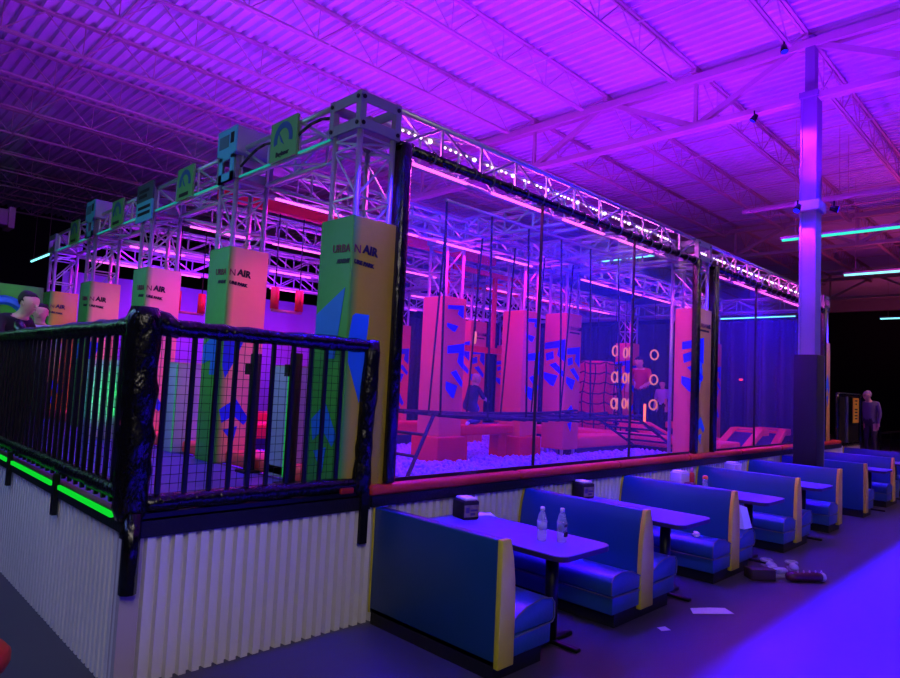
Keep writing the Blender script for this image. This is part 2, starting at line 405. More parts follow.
# tube lights
def tube(x, y0, y1, z, mat, label):
    t = thing('tube_light', label, 'light', (x, 0, z), 'tube lights hung below the roof')
    MB().box(-.05, .05, y0, y1, 0, .05).build('housing', steel_white, t)
    MB().bar((0, y0+.03, -.02), (0, y1-.03, -.02), .03, 8).build('tube', mat, t, True)
    hh = MB()
    for y in (y0+.3, y1-.3): hh.bar((0,y,.05), (0,y,8.2-z), .006, 4)
    hh.build('hanger', steel_white, t)
tube(15.3, 1.2, 4.95, 5.5, led_teal, 'long teal tube light hanging right of the column')
tube(15.3, 7.8, 9.9, 5.5, led_cyan, 'cyan tube light seen dashed through the clear window in front')
tube(20.4, 1.8, 4.95, 5.5, led_cyan, 'cyan tube light further back at the right edge')
tube(29.5, 8.9, 12.4, 5.5, led_cyan, 'long cyan tube light seen through the right-hand clear window')
tube(31.5, 3.0, 6.3, 5.5, led_cyan, 'farthest cyan tube light above the dark end wall')
tube(5.37, 23.8, 26.3, 5.5, led_cyan, 'cyan tube light sticking out left of the truss frame')
tube(17.05, 23.8, 26.0, 5.5, led_cyan, 'cyan tube light glimpsed left of the near yellow tower pad')

# ------------------------------------------------------------------ arena truss frame
def truss_parts(t, L, axis, s=.30, lacing_r=.015, cr=.026, pitch=.52, mat=None):
    """box truss of length L from the local origin along axis 'x' or 'y'; z 0..s"""
    mat = mat or alu
    def P(l, a, b): return (l, a, b) if axis == 'x' else (a, l, b)
    for a in (0, s):
        for b in (0, s): MB().bar(P(0, a, b), P(L, a, b), cr, 8).build('chord', mat, t, True)
    w = MB(); k = max(1, int(round(L/pitch))); p = L/k
    for i in range(k+1):
        l = i*p
        for a in (0, s): w.bar(P(l, a, 0), P(l, a, s), lacing_r, 5)
    for i in range(k):
        u, v = (0, s) if i % 2 == 0 else (s, 0)
        for a in (0, s): w.bar(P(i*p, a, u), P(i*p+p, a, v), lacing_r, 5)
        for b in (0, s): w.bar(P(i*p, u, b), P(i*p+p, v, b), lacing_r*.8, 5)
    w.build('lacing', mat, t)
MOTIF = [[(0,.93),(1,1),(1,.52),(.62,.66),(.7,.82),(0,.79)], [(.05,.7),(.43,.75),(.48,.59),(.1,.54)],
         [(.25,.46),(.57,.51),(1,.30),(.95,.2)], [(0,.30),(.7,.23),(.5,0),(.35,.02),(0,.16)]]
def motif(parent, face, w, u0, u1, z0, z1, mat, polys=MOTIF, off=0.):
    m = MB()
    for pl in polys:
        pts = [(u0+(u1-u0)*a, z0+(z1-z0)*b) for a, b in pl]
        if face == 'front': m.prism(pts, lambda u, v, s: (u, -.003*s-.001, v))
        else: m.prism(pts, lambda u, v, s: (-.003*s-.001, w-u, v))
    return m.build('arrow_print', mat, parent)
TH = 4.22
def tower(x, y, label, pad=None, z0=1.0, padz=(1.0, 3.2), logo=None, prints=(), w=.42, base=None, ztop=TH, pbox=None):
    t = thing('truss_tower', label, 'tower', (x, y, z0), 'truss towers with padded lower halves')
    H = ztop-z0
    for a in (.04, w-.04):
        for b in (.04, w-.04): MB().bar((a,b,0), (a,b,H-.3), .026, 8).build('post', alu, t, True)
    l = MB(); k = int((H-.34-1.9)/.42)+1
    for i in range(k):
        za = 1.95+i*.42; zb = min(za+.42, H-.34)
        for a in (.04, w-.04):
            l.bar((a,.04,za), (a,w-.04,zb), .011, 5); l.bar((.04,a,za), (w-.04,a,zb), .011, 5)
            l.bar((a,.04,zb), (a,w-.04,zb), .011, 5); l.bar((.04,a,zb), (w-.04,a,zb), .011, 5)
    l.build('lacing', alu, t)
    c = MB()
    for zc in (H-.30, H-.085):
        for sgn in (0, w-.012): c.box(.05, w-.05, sgn, sgn+.012, zc, zc+.085); c.box(sgn, sgn+.012, .05, w-.05, zc, zc+.085)
    for a in (0, w-.05):
        for b in (0, w-.05): c.box(a-.004, a+.054, b-.004, b+.054, H-.304, H+.004)
    c.box(.02, w-.02, .02, w-.02, H-.3, H-.29)
    cb = c.build('corner_block', alu_plate, t)
    if y == 4.12:
        for zc in (H-.26, H-.045):
            for u in (.03, w-.03):
                MB().bar((u, -.014, zc), (u, .0, zc), .018, 8).build('bolt', black_metal, cb)
                if x < 3: MB().bar((-.014, u, zc), (.0, u, zc), .018, 8).build('bolt', black_metal, cb)
    if pad:
        X0, X1, Y0, Y1 = pbox or (-.015, w+.015, -.015, w+.015)
        p = MB().box(X0, X1, Y0, Y1, padz[0]-z0, padz[1]-z0).build('pad', pad, t, bevel=.012)
        q = bpy.data.objects.new('print_group', None)
        bpy.data.objects.remove(q)
        zt = padz[1]-z0
        if logo:
            sz = .095
            a = -.021
            if logo == 'wrap':
                put_text('URBA', sz, ink_red, p, (a, .0, zt-.30), 'left', 'lettering', 0, 1.0, 0, -.06)
                put_text('N', sz, ink_red, p, (.0, a, zt-.30), 'front', 'lettering', 0, 0, 0, 0)
                put_text('AIR', sz, ink_dark, p, (.09, a, zt-.29), 'front', 'lettering', .004, 0, 0, -.08)
                put_text('ADVENT', .043, ink_dark, p, (a, .0, zt-.385), 'left', 'lettering', .003, 1.0, 0, -.06)
                put_text('URE PARK', .043, ink_dark, p, (.01, a, zt-.385), 'front', 'lettering', .003, 0, 0, -.08)
            else:
                put_text('URBAN', .085, ink_red, p, (.05, a, zt-.28), 'front', 'lettering', 0, 0)
                put_text('AIR', .085, ink_dark, p, (.30, a, zt-.28), 'front', 'lettering', .003, 0)
                put_text('ADVENTURE PARK', .036, ink_dark, p, (.07, a, zt-.34), 'front', 'lettering', .002, 0)
        for (face, u0, u1, za, zb, mt, polys) in prints:
            o = motif(p, face, w, u0, u1, za-z0, zb-z0, mt, polys)
            if face == 'front': o.location.y = -.016
            else: o.location.x = X0-.001; o.location.y = 0 if not pbox else Y1-w
    if base:
        MB().box(-.07, w+.07, -.07, w+.07, base[0]-z0, base[1]-z0).build('base_pad', red_pad, t, bevel=.02)
    return t
SEVEN = [[(0,.72),(.95,1),(.72,.22),(.45,.22),(.48,.48),(.0,.40)]]
WEDGE = [[(.0,.72),(.06,.97),(.12,1),(.42,1),(.38,.60),(.30,0),(.02,.45)]]
LOW = [[(0,.75),(.5,1),(.95,.55),(.8,.4),(.45,.62),(.1,.45)], [(.15,.3),(.6,.38),(.5,0)]]
LBL = 'truss tower at the %s on the left row, %s'
pr_near = [('left', 0, .40, 1.9, 2.62, blue_print_out, SEVEN), ('front', 0, .45, 1.72, 2.42, blue_print_out, WEDGE), ('left', .02, .40, 1.15, 1.7, blue_print_out, LOW)]
def pr_side(k):
    return [('left', .02, .41, 1.75, 2.35, blue_print_out, SEVEN), ('front', .0, .24, 1.85, 2.28, blue_print, [[(0,.3),(0,1),(.95,1),(.55,.45),(.15,0)]]),
            ('front', .0, .34, 1.2, 1.65, blue_print, LOW)]
tower(2.98, 4.12, 'near corner truss tower in a green and yellow printed pad', graded, 1.0, (1.0, 3.2), 'wrap', pr_near)
tower(2.98, 6.22, 'green and pink-lit padded tower, second from the near corner on the left side', graded_pink_lit, 1.0, (1.0, 3.2), 'wrap', pr_side(1))
tower(2.98, 8.46, 'green and pink-lit padded tower, third along the left side behind the corner post', graded_pink_lit, 1.0, (1.0, 3.2), 'wrap', pr_side(2))
tower(2.98, 10.75, 'truss tower with peach-lit pad, fourth along the left side', graded_pink_lit, 1.0, (1.0, 3.2), 'wrap', pr_side(3))
tower(2.98, 12.95, 'truss tower with yellow pad, last along the left side beside the two people', graded, 1.0, (1.0, 3.2), 'wrap', pr_side(4))
pm = [('left', .0, .42, 1.95, 2.75, blue_print, MOTIF), ('front', .02, .40, 1.9, 2.65, blue_print, MOTIF), ('front', .05, .34, 1.2, 1.65, blue_print, LOW)]
pm2 = [('front', .08, .42, 1.7, 2.5, blue_print, MOTIF[:1]+MOTIF[2:]), ('front', .05, .38, 2.65, 3.05, blue_print, MOTIF[:1]+MOTIF[3:])]
yellow_print = M('yellow_printed_vinyl', '#cba23c', .42, 0, (2.2, .2), (6, .8, (1, 1, .3)))
def two_tone():
    m = M('yellow_front_pink_lit_side', '#cba23c', .45, 0, None, (6, .7, (1, 1, .3)))  # same yellow pad; the arena's pink light is painted into its side
    nt = m.node_tree; b = nt.nodes['Principled BSDF']
    tc = nt.nodes.new('ShaderNodeTexCoord'); sx = nt.nodes.new('ShaderNodeSeparateXYZ'); r = nt.nodes.new('ShaderNodeValToRGB')
    nt.links.new(tc.outputs['Object'], sx.inputs[0]); nt.links.new(sx.outputs[0], r.inputs[0])
    e = r.color_ramp.elements; e[0].position = 0.0; e[0].color = lin('#f0685c'); e[1].position = .02; e[1].color = lin('#cba23c')
    nt.links.new(r.outputs[0], b.inputs['Base Color']); return m
front_pad = two_tone()
tower(9.22, 4.12, 'truss tower with wrinkled yellow pad between the two clear windows', front_pad, 1.0, (1.0, 3.2), 'small',
      [('left', .12, .45, 1.95, 2.75, blue_print, MOTIF), ('front', .0, .2, 1.9, 2.5, blue_print_out, [[(0,.1),(0,.9),(.6,1),(.9,.6),(.3,0)]]), ('front', .0, .3, 1.2, 1.6, blue_print_out, LOW)], .45, pbox=(-.0, .48, -.015, .34))
tower(15.5, 4.12, 'last truss tower on the front side, yellow pad just right of the column', front_pad, 1.0, (1.0, 3.2), None,
      [('front', .1, .36, 1.8, 2.5, blue_print_out, LOW)])
tower(6.35, 6.5, 'pink-lit truss tower on a red cushion in the ball pit, left of the seated child', pink_lit_pad, .72, (.78, 3.15), None, pm2, .42, (.72, 1.16))
tower(8.15, 6.5, 'pink-lit truss tower on a red cushion in the ball pit, right of the child', pink_lit_pad, .72, (.78, 3.15), None, pm2, .42, (.72, 1.12))
tower(9.05, 6.3, 'truss tower with big blue arrow and small lettering, right of the seam in the window', pink_lit_pad, .72, (.9, 3.2), 'small', pm)
tower(9.05, 8.5, 'pink-lit padded truss tower in the third row, behind the seated child', pink_lit_pad, .72, (.78, 3.15), 'small', pm)
tower(9.05, 10.75, 'pink-lit padded truss tower deep in the arena, fourth row of the middle line', pink_lit_pad, .72, (.78, 3.15), None, pm)
tower(9.05, 12.95, 'pink-lit padded truss tower at the back of the middle line', pink_lit_pad, .72, (.78, 3.15), None, pm)
tower(15.5, 6.5, 'pink-lit padded truss tower seen just right of the wrinkled yellow pad', pink_lit_pad, .72, (.78, 3.2), None, pm)
tower(15.2, 8.55, 'pink-lit padded truss tower behind the yellow rings and the staff member', pink_lit_pad, .72, (.78, 3.2), None, pm)
tower(15.5, 10.75, 'padded truss tower in the dark back right part of the arena', pink_lit_pad, .72, (.78, 3.2), None, pm)
tower(15.5, 12.95, 'padded truss tower in the far back right corner of the arena', pink_lit_pad, .72, (.78, 3.2), None, pm)

def truss(x, y, L, axis, label, led=None, z=3.92, side_strip=False):
    t = thing('box_truss', label, 'truss', (x, y, z), 'box trusses of the obstacle frame')
    truss_parts(t, L, axis)
    if side_strip: MB().box(-.034, -.026, .02, L-.02, -.006, .012).build('led_strip', led_dim, t)
    if led:
        m = MB(); l = .15
        while l+.9 < L:
            if axis == 'x': m.box(l, l+.88, .13, .16, -.065, -.045)
            else: m.box(.13, .16, l, l+.88, -.065, -.045)
            l += 1.25
        m.build('led_strip', led, t)
    return t
def dots(t, L, y, z):
    small = MB().ell((0,0,0), .011, .011, .011, 6, 4).mesh('led_dot', led_white); big = MB().ell((0,0,0), .02, .02, .02, 6, 4).mesh('led_dot', led_white)
    l = .2
    while l < L-.2:
        for i in range(6):
            o = bpy.data.objects.new('led_dot', big if i == 5 else small); C.objects.link(o); o.parent = t; o.location = (l+(.42 if i == 5 else i*.075), y, z)
        l += .62
t = truss(3.42, 4.18, 5.83, 'x', 'front box truss above the left clear window with pink light strips below', led_pink); dots(t, 5.6, .26, .30-.03)
t = truss(9.71, 4.18, 5.77, 'x', 'front box truss above the right clear window, behind the column', led_pink); dots(t, 5.7, .26, .30-.03)
rows = [(6.28, 'second'), (8.52, 'third'), (10.81, 'fourth'), (13.01, 'last')]
for y, nm in rows:
    truss(3.42, y, 5.61, 'x', 'interior box truss of the %s row from the front, left half' % nm, led_pink)
    truss(9.49, y, 5.9, 'x', 'interior box truss of the %s row from the front, right half' % nm, led_pink)
ys = [4.12, 6.22, 8.46, 10.75, 12.95]
for i in range(4):
    truss(3.04, ys[i]+.43, ys[i+1]-ys[i]-.44, 'y', 'left side box truss section, %s from the near corner' % ORD[i], side_strip=True)
yc = [4.12, 6.3, 8.5, 10.75, 12.95]
for i in range(4):
    truss(9.11, yc[i]+.43, yc[i+1]-yc[i]-.44, 'y', 'middle cross truss section, %s from the front' % ORD[i])
yr = [4.12, 6.5, 8.55, 10.75, 12.95]
for i in range(4):
    truss(15.56, yr[i]+.43, yr[i+1]-yr[i]-.44, 'y', 'far right cross truss section, %s from the front' % ORD[i])
# extra cross bar trusses in the lanes
truss(6.41, 4.55, 1.9, 'y', 'short cross truss from the front side to the tower left of the seated child')
truss(8.21, 4.55, 1.9, 'y', 'short cross truss from the front side to the tower right of the seated child')
# swagged black cable on the left truss
tag(MB().path([(3.0, 6.2-.05*i*1.0 if False else 6.15-.16*i, 4.02+.12*abs(math.sin(i*.55))) for i in range(11)], .014, 6).build('power_cable', black_rubber, None, True),
    'black power cable looping along the left truss near the corner', 'cable')
# signs on the left truss
def gauge(y0, y1, z0, z1, label, word):
    t = thing('difficulty_sign', label, 'sign', (2.985, (y0+y1)/2, (z0+z1)/2), 'gauge signs on the left truss')
    w = (y1-y0)/2; h = (z1-z0)/2
    MB().box(-.012, .012, -w, w, -h, h).build('board', sign_green, t)
    m = MB(); R1 = w*.72; R0 = w*.46; k = 16
    pts = [(R1*math.cos(PI*i/k*1.15-.235), R1*math.sin(PI*i/k*1.15-.235)) for i in range(k+1)] + [(R0*math.cos(PI*i/k*1.15-.235), R0*math.sin(PI*i/k*1.15-.235)) for i in range(k, -1, -1)]
    for i in range(k):
        q = [pts[i], pts[i+1], pts[2*k-i], pts[2*k+1-i]]
        m.prism(q, lambda u, v, s: (-.013-.003*s, -u, v))
    m.prism([(-.03,-.02),(.02,-.05),(-.10,.11)], lambda u, v, s: (-.013-.004*s, -u, v))
    m.build('dial', sign_ink, t)
    if word: put_text(word, h*.34, ink_dark, t, (-.015, 0, -h*.80), 'left', 'lettering', .002, .5)
    else:
        b = MB()
        for i in range(7): b.box(-.016, -.012, w*(.55-.16*i)-.02, w*(.55-.16*i)+.02, -h*.82, -h*.60)
        b.build('lettering', ink_dark, t)
gauge(5.06, 5.52, 3.90, 4.28, 'green gauge sign nearest the truss corner, reading Beginner', 'Beginner')
gauge(7.25, 7.69, 3.90, 4.28, 'green gauge sign on the left truss, second from the corner', None)
gauge(9.55, 10.0, 3.90, 4.28, 'green gauge sign on the left truss, third from the corner', None)
gauge(11.6, 12.05, 3.90, 4.28, 'green gauge sign on the left truss, farthest from the corner', None)
t = thing('lane_plaque', 'dark and pale plaque on the third left tower between two gauge signs', 'sign', (2.965, 8.68, 4.05))
MB().box(-.012, .012, -.27, .27, .02, .26).build('upper_board', M('dark_plaque', '#3c4a52', .5), t)
MB().box(-.012, .012, -.27, .27, -.24, .02).build('lower_board', box_white, t)
b = MB()
for zz, k in ((.16, 5), (.09, 4), (-.06, 6), (-.14, 6)):
    b.box(-.017, -.012, .17-.07*k+.03, .19, zz-.02, zz+.02)
b.build('lettering', ink_dark, t)
def cabinet(y0, y1, label):
    t = thing('timer_cabinet', label, 'cabinet', (2.93, y0, 4.16), 'timer cabinets on the left truss')
    w = y1-y0
    MB().box(.0, .75, 0, w, 0, .27).build('body', box_side, t, bevel=.008)
    fp = MB().box(-.012, 0, 0, w, 0, .27).build('front_panel', box_white, t)
    MB().box(-.018, -.012, w*.38, w*.88, .07, .20).build('louvre', M('louvre_grey', '#4c6a78', .5), fp)
    MB().box(-.018, -.012, w*.13, w*.29, .10, .21).build('display', black_matte, fp)
    m = MB(); m.box(-.012, .0, w*.1, w*.85, -.30, -.28); m.box(-.012, 0, w*.1, w*.26, -.28, -.02); m.box(-.012, 0, w*.68, w*.85, -.28, -.02); m.box(-.012, 0, w*.1, w*.85, -.06, -.0); m.box(-.012, 0, w*.1, w*.85, -.30, -.2)
    m.build('mounting_plate', box_white, t)
cabinet(6.12, 6.54, 'pale timer cabinet on top of the second left tower')
cabinet(10.62, 11.04, 'pale timer cabinet on top of the fourth left tower')

# ------------------------------------------------------------------ clear windows on the front side
def window(x0, x1, label, seams):
    t = thing('vinyl_window', label, 'window sheet', (x0, 4.16, 0), 'clear windows on the front side')
    W = x1-x0; m = MB(); k = int(W/.12)
    pts = []
    for i in range(k+1):
        u = W*i/k; pts.append((u, .012*math.sin(u*4.1)+.008*math.sin(u*9.7+1)))
    n = k+1
    m.add([(u, v, 1.06) for u, v in pts]+[(u, v*.4, 3.90) for u, v in pts], [(i, i+1, n+i+1, n+i) for i in range(k)])
    m.build('clear_sheet', vinyl, t, True)
    MB().box(0, .105, -.11, .05, 1.07, 3.92).build('side_pad', black_vinyl, t, bevel=.03)
    MB().box(W-.10, W, -.11, .0, 1.07, 3.92).build('side_pad', black_vinyl, t, bevel=.03)
    MB().bar((0, -.03, 3.89), (W, -.03, 3.89), .045, 10).build('top_roll', black_vinyl, t, True)
    MB().box(.1, W-.1, -.012, .012, 1.06, 1.10).build('bottom_hem', black_matte, t)
    z = MB()
    for i in range(22):
        z.torus((W*(i+.5)/22, -.03, 3.89), .052, .008, 0, 10, 4)
    z.build('zip_tie', M('grey_tie', '#4a4658', .5), t)
    for s in seams: MB().box(s-.006, s+.006, -.016, .016, 1.08, 3.88).build('seam', black_matte, t)
window(3.40, 9.21, 'left clear vinyl window over the ball pit, black padded edges and two dark seams', [2.06, 4.02])
window(9.74, 15.46, 'right clear vinyl window with long wrinkles, behind the column', [1.9])
# red padded rail
t = thing('padded_rail', 'long red padded rail along the base of the clear windows', 'rail', (3.25, 4.05, .985))
x = 0; i = 0
while x < 13.35:
    e = min(x+1.9, 13.4)
    MB().box(x+.004, e-.004, 0, .2, 0, .085).build('pad_section', red_vinyl, t, bevel=.035, seg=3)
    x = e
# ------------------------------------------------------------------ black railing round the entrance landing
def baluster_mesh(h): return MB().box(-.013, .013, -.013, .013, 0, h)
def net_panel(L, H, axis):
    m = MB(); p = .056; k = int(L/p)
    for i in range(k+1):
        u = i*p
        a, b = ((u,0,0), (u,0,H)) if axis == 'x' else ((0,u,0), (0,u,H))
        m.bar(a, b, .0021, 3)
    for j in range(int(H/p)+1):
        v = j*p
        a, b = ((0,0,v), (L,0,v)) if axis == 'x' else ((0,0,v), (0,L,v))
        m.bar(a, b, .0021, 3)
    return m
def wavy_tube(p, q, r, seg=.09, j=.12):
    p = Vector(p); q = Vector(q); L = (q-p).length; k = max(2, int(L/seg)); d = (q-p).normalized()
    a = d.orthogonal().normalized(); b = d.cross(a); n = 12; m = MB()
    for i in range(k+1):
        c = p.lerp(q, i/k); rr = r*(1+random.uniform(-j, j))
        if i in (0, k): rr *= .75
        for s in range(n):
            t = 2*PI*s/n; z = rr*(1+random.uniform(-.06, .06))
            v = c+a*math.cos(t)*z+b*math.sin(t)*z; m.v.append(tuple(v))
    for i in range(k):
        for s in range(n): m.f.append((i*n+s, i*n+(s+1) % n, (i+1)*n+(s+1) % n, (i+1)*n+s)); m.mi.append(0)
    m.f += [tuple(range(n-1, -1, -1)), tuple(range(k*n, k*n+n))]; m.mi += [0, 0]
    return m
fr = thing('landing_railing', 'black railing section facing the booths, netted, between the corner post and the yellow tower', 'railing', (1.45, 4.11, 1.0))
bal = None
for u in (.16, .33, .49, .62, .76, .90, 1.06, 1.21, 1.34, 1.49):
    if bal is None: bal = baluster_mesh(1.12).build('baluster', black_metal, fr)
    else: bal = bal.copy(); C.objects.link(bal)
    bal.location = (u, 0, .06)
wavy_tube((.05, 0, 1.17), (1.77, 0, 1.17), .055).build('top_rail', black_vinyl, fr, True)
wavy_tube((.05, 0, .085), (1.77, 0, .085), .055).build('bottom_rail', black_vinyl, fr, True)
MB().box(0, 1.70, -.03, .05, .0, .03).build('shoe_rail', black_metal, fr)
net_panel(1.6, 1.06, 'x').build('netting', net_black, fr, loc=(.08, .03, .08))
wavy_tube((1.72, 0, .0), (1.77, 0, 1.22), .08).build('end_post', black_vinyl, fr, True)
MB().box(1.71, 1.78, -.06, -.03, -.37, .05).build('post_bracket', black_metal, fr)
MB().box(1.5, 1.62, -.075, -.045, .03, .075).build('red_tag', M('red_reflector', '#a02410', .4), fr, bevel=.008)
sr = thing('landing_railing', 'long black railing with close bars running back along the left side', 'railing', (1.45, 4.11, 1.0))
bal2 = None
u = .16
while u < 9.6:
    if bal2 is None: bal2 = bal.copy(); bal2.parent = sr
    else: bal2 = bal2.copy()
    C.objects.link(bal2); bal2.location = (0, u, .06); u += .15
wavy_tube((0, .05, 1.17), (0, 10, 1.17), .06, .12).build('top_rail', black_vinyl, sr, True)
wavy_tube((0, .05, .14), (0, 10, .14), .05, .12).build('bottom_rail', black_vinyl, sr, True)
MB().box(-.03, .03, .05, 10, .0, .03).build('shoe_rail', black_metal, sr)
net_panel(9.8, 1.06, 'y').build('netting', net_black, sr, loc=(.03, .08, .08))
br = MB().box(-.065, -.03, -.03, .03, -.20, .10)
bb = None
for u in (1.35, 2.85, 4.4, 6.0):
    if bb is None: bb = br.build('post_bracket', black_metal, sr)
    else: bb = bb.copy(); C.objects.link(bb)
    bb.location = (0, u, 0)
wavy_tube((0, 3.1, 1.16), (0, 3.25, 1.29), .05).build('rail_cap', black_vinyl, sr, True)
cp = thing('corner_post', 'fat black vinyl-wrapped post at the near railing corner', 'post', (1.46, 4.11, 1.0))
wavy_tube((0, 0, -.0), (0, 0, 1.28), .10, .07, .1).build('wrap', black_vinyl, cp, True)
MB().bar((.0, -.065, -.42), (.0, -.065, .05), .05, 8).build('foot', black_vinyl, cp, True)
wavy_tube((-.0, .0, 1.24), (.22, 0, 1.15), .07).build('right_shoulder', black_vinyl, cp, True)
wavy_tube((0, .0, 1.24), (0, .26, 1.15), .07).build('left_shoulder', black_vinyl, cp, True)
tag(MB().box(1.388, 1.408, 4.22, 5.36, 1.0, 1.03).build('led_strip', led_green), 'green glowing strip under the left railing, section nearest the corner post', 'light strip', 'green strips under the railing')
tag(MB().box(1.388, 1.408, 5.56, 6.86, 1.0, 1.03).build('led_strip', led_green), 'green glowing strip under the left railing, second section from the corner post', 'light strip', 'green strips under the railing')
tag(MB().box(1.388, 1.408, 7.06, 8.4, 1.0, 1.03).build('led_strip', led_green), 'green glowing strip under the left railing at the left edge of the photo', 'light strip', 'green strips under the railing')

# lane start pedestals, stanchions and pads on the landing
def pedestal(x, y, label):
    t = thing('lane_pedestal', label, 'pedestal', (x, y, 1.0), 'pale lane pedestals on the landing')
    MB().box(0, .34, 0, .3, 0, .99).build('body', pedestal_grey, t, bevel=.01)
    MB().box(-.006, .346, -.006, .306, .985, 1.0).build('top_cap', steel_white, t)
    MB().box(-.012, -.006, 0, .008, .02, .97).build('led_edge', led_edge, t)
pedestal(3.2-.14, 5.05, 'pale grey pedestal behind the netting beside the near yellow tower')
pedestal(2.95, 7.2, 'pale grey pedestal with green edge between the second and third left towers')
pedestal(2.55, 8.85, 'pale pedestal lit bright green behind the close bars of the left railing')
def stanchion(x, y, label):
    t = thing('sensor_post', label, 'post', (x, y, 1.0), 'black posts at the lane starts')
    MB().box(-.04, .04, -.04, .04, 0, 1.1).build('shaft', black_matte, t, bevel=.01)
    MB().box(-.09, .09, -.09, .09, 0, .02).build('foot', black_matte, t)
    MB().box(-.09, -.02, -.03, .03, .9, 1.0).build('sensor', black_metal, t)
stanchion(3.0, 5.56, 'black square post standing between the second tower and the near pedestal')
stanchion(2.95, 4.78, 'black square post right beside the near yellow tower')
for i in range(4):
    y0 = ys[i]+.45; y1 = ys[i+1]-.03
    tag(MB().box(3.06, 3.42, y0, y1, 1.0, 1.13).build('edge_pad', pink_pad, None, False, .03), 'red padded lane edge at the %s lane from the front' % ORD[i], 'pad', 'red lane edge pads')

# ------------------------------------------------------------------ ball pit
tag(MB().box(3.45, 16.2, 4.3, 14.0, .66, .72).build('pit_base', M('pit_cover', '#b7aef0', .35, 0, (9, .2), (14, 1.0))), 'pale violet layer at the bottom of the ball pit', 'pit', None, 'stuff')
def ico(r):
    bm = bmesh.new(); bmesh.ops.create_icosphere(bm, subdivisions=1, radius=r); vs = [v.co.copy() for v in bm.verts]; fs = [[v.index for v in f_.verts] for f_ in bm.faces]; bm.free(); return vs, fs
spots = []
y = 5.1
while y < 13:
    x = 3.6 + (.04 if int(y*100) % 2 else 0)
    while x < 15.2:
        inA = any(abs(x-cx-.21) < .34 and abs(y-cy-.21) < .34 for cx, cy in ((6.35,6.5),(8.15,6.5),(9.05,6.3),(9.05,8.5),(9.05,10.75)))
        if x > 11.5 and x < 12.6 or any(x0-.05 < x < x1+.05 and y0-.05 < y < y1+.05 for x0, x1, y0, y1 in ((6.75,7.2,6.5,6.95),(7.7,8.15,6.5,6.95),(9.5,11.6,6.3,6.9),(3.55,9.0,8.5,9.05),(3.55,9.0,10.75,11.3))): inA = True
        if not inA and y < (9.2 if x > 6 else 12.5) and x < 12.4:
            spots.append((x+random.uniform(-.018,.018), y+random.uniform(-.018,.018), .80+random.uniform(-.02,.035)))
        x += .074
    y += .066
def vis(p): return p[0]/p[1] < .93+.55*(p[1]-5.1) or True
spots.sort(key=lambda p: p[0]**2+p[1]**2)
front = [p for p in spots if p[1] > 5.2 and p[0] > .82*p[1]+.28 and p[0] < 9.0 and p[1] < 6.4]
pick = front[:300]; ps = set(pick)
vs, fs = ico(.038)
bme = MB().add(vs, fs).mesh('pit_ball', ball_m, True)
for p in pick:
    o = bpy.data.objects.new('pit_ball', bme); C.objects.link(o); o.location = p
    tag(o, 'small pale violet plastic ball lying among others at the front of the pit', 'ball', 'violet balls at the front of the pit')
allv = []; allf = []; nv = len(vs)
for p in spots:
    if p in ps: continue
    b0 = len(allv)
    allv += [(v.x+p[0], v.y+p[1], v.z+p[2]) for v in vs]
    allf += [tuple(i+b0 for i in q) for q in fs]
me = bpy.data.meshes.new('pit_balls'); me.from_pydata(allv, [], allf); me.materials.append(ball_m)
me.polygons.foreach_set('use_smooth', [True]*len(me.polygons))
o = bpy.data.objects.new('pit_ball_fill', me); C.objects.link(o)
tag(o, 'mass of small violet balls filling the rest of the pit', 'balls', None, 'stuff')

# ------------------------------------------------------------------ obstacles in the arena
t = thing('balance_beam', 'red padded beam bridging the two cushioned towers, with the seated child on it', 'beam', (6.85, 6.55, .8))
MB().box(0, 1.23, 0, .36, .36, .5).build('beam_pad', red_pad, t, bevel=.02)
for x in (.05, .95): MB().box(x, x+.2, .08, .28, -.05, .36).build('leg', red_pad, t, bevel=.015)
t = thing('padded_walkway', 'coral padded walkway crossing the pit behind the rings towards the front', 'walkway', (11.6, 4.7, .8))
MB().box(0, .9, 0, 4.4, .1, .28).build('deck_pad', pink_pad, t, bevel=.03)
MB().box(.1, .8, .1, 4.3, -.08, .1).build('base', navy_pad, t)
t = thing('padded_walkway', 'coral padded ledge along the second row right of the seam tower', 'walkway', (9.55, 6.35, .8))
MB().box(0, 2.0, 0, .5, .1, .30).build('deck_pad', pink_pad, t, bevel=.03)
MB().box(.05, 1.95, .05, .45, -.05, .1).build('base', navy_pad, t)
t = thing('padded_walkway', 'red padded ledge along the third row behind the left pit', 'walkway', (3.6, 8.55, .8))
MB().box(0, 5.35, 0, .45, .18, .40).build('deck_pad', red_pad, t, bevel=.03)
MB().box(.05, 5.3, .05, .40, -.05, .18).build('base', navy_pad, t)
t = thing('padded_walkway', 'red padded ledge along the fourth row at the back of the pit', 'walkway', (3.6, 10.8, .8))
MB().box(0, 5.35, 0, .45, .18, .42).build('deck_pad', red_pad, t, bevel=.03)
MB().box(.05, 5.3, .05, .40, -.05, .18).build('base', navy_pad, t)
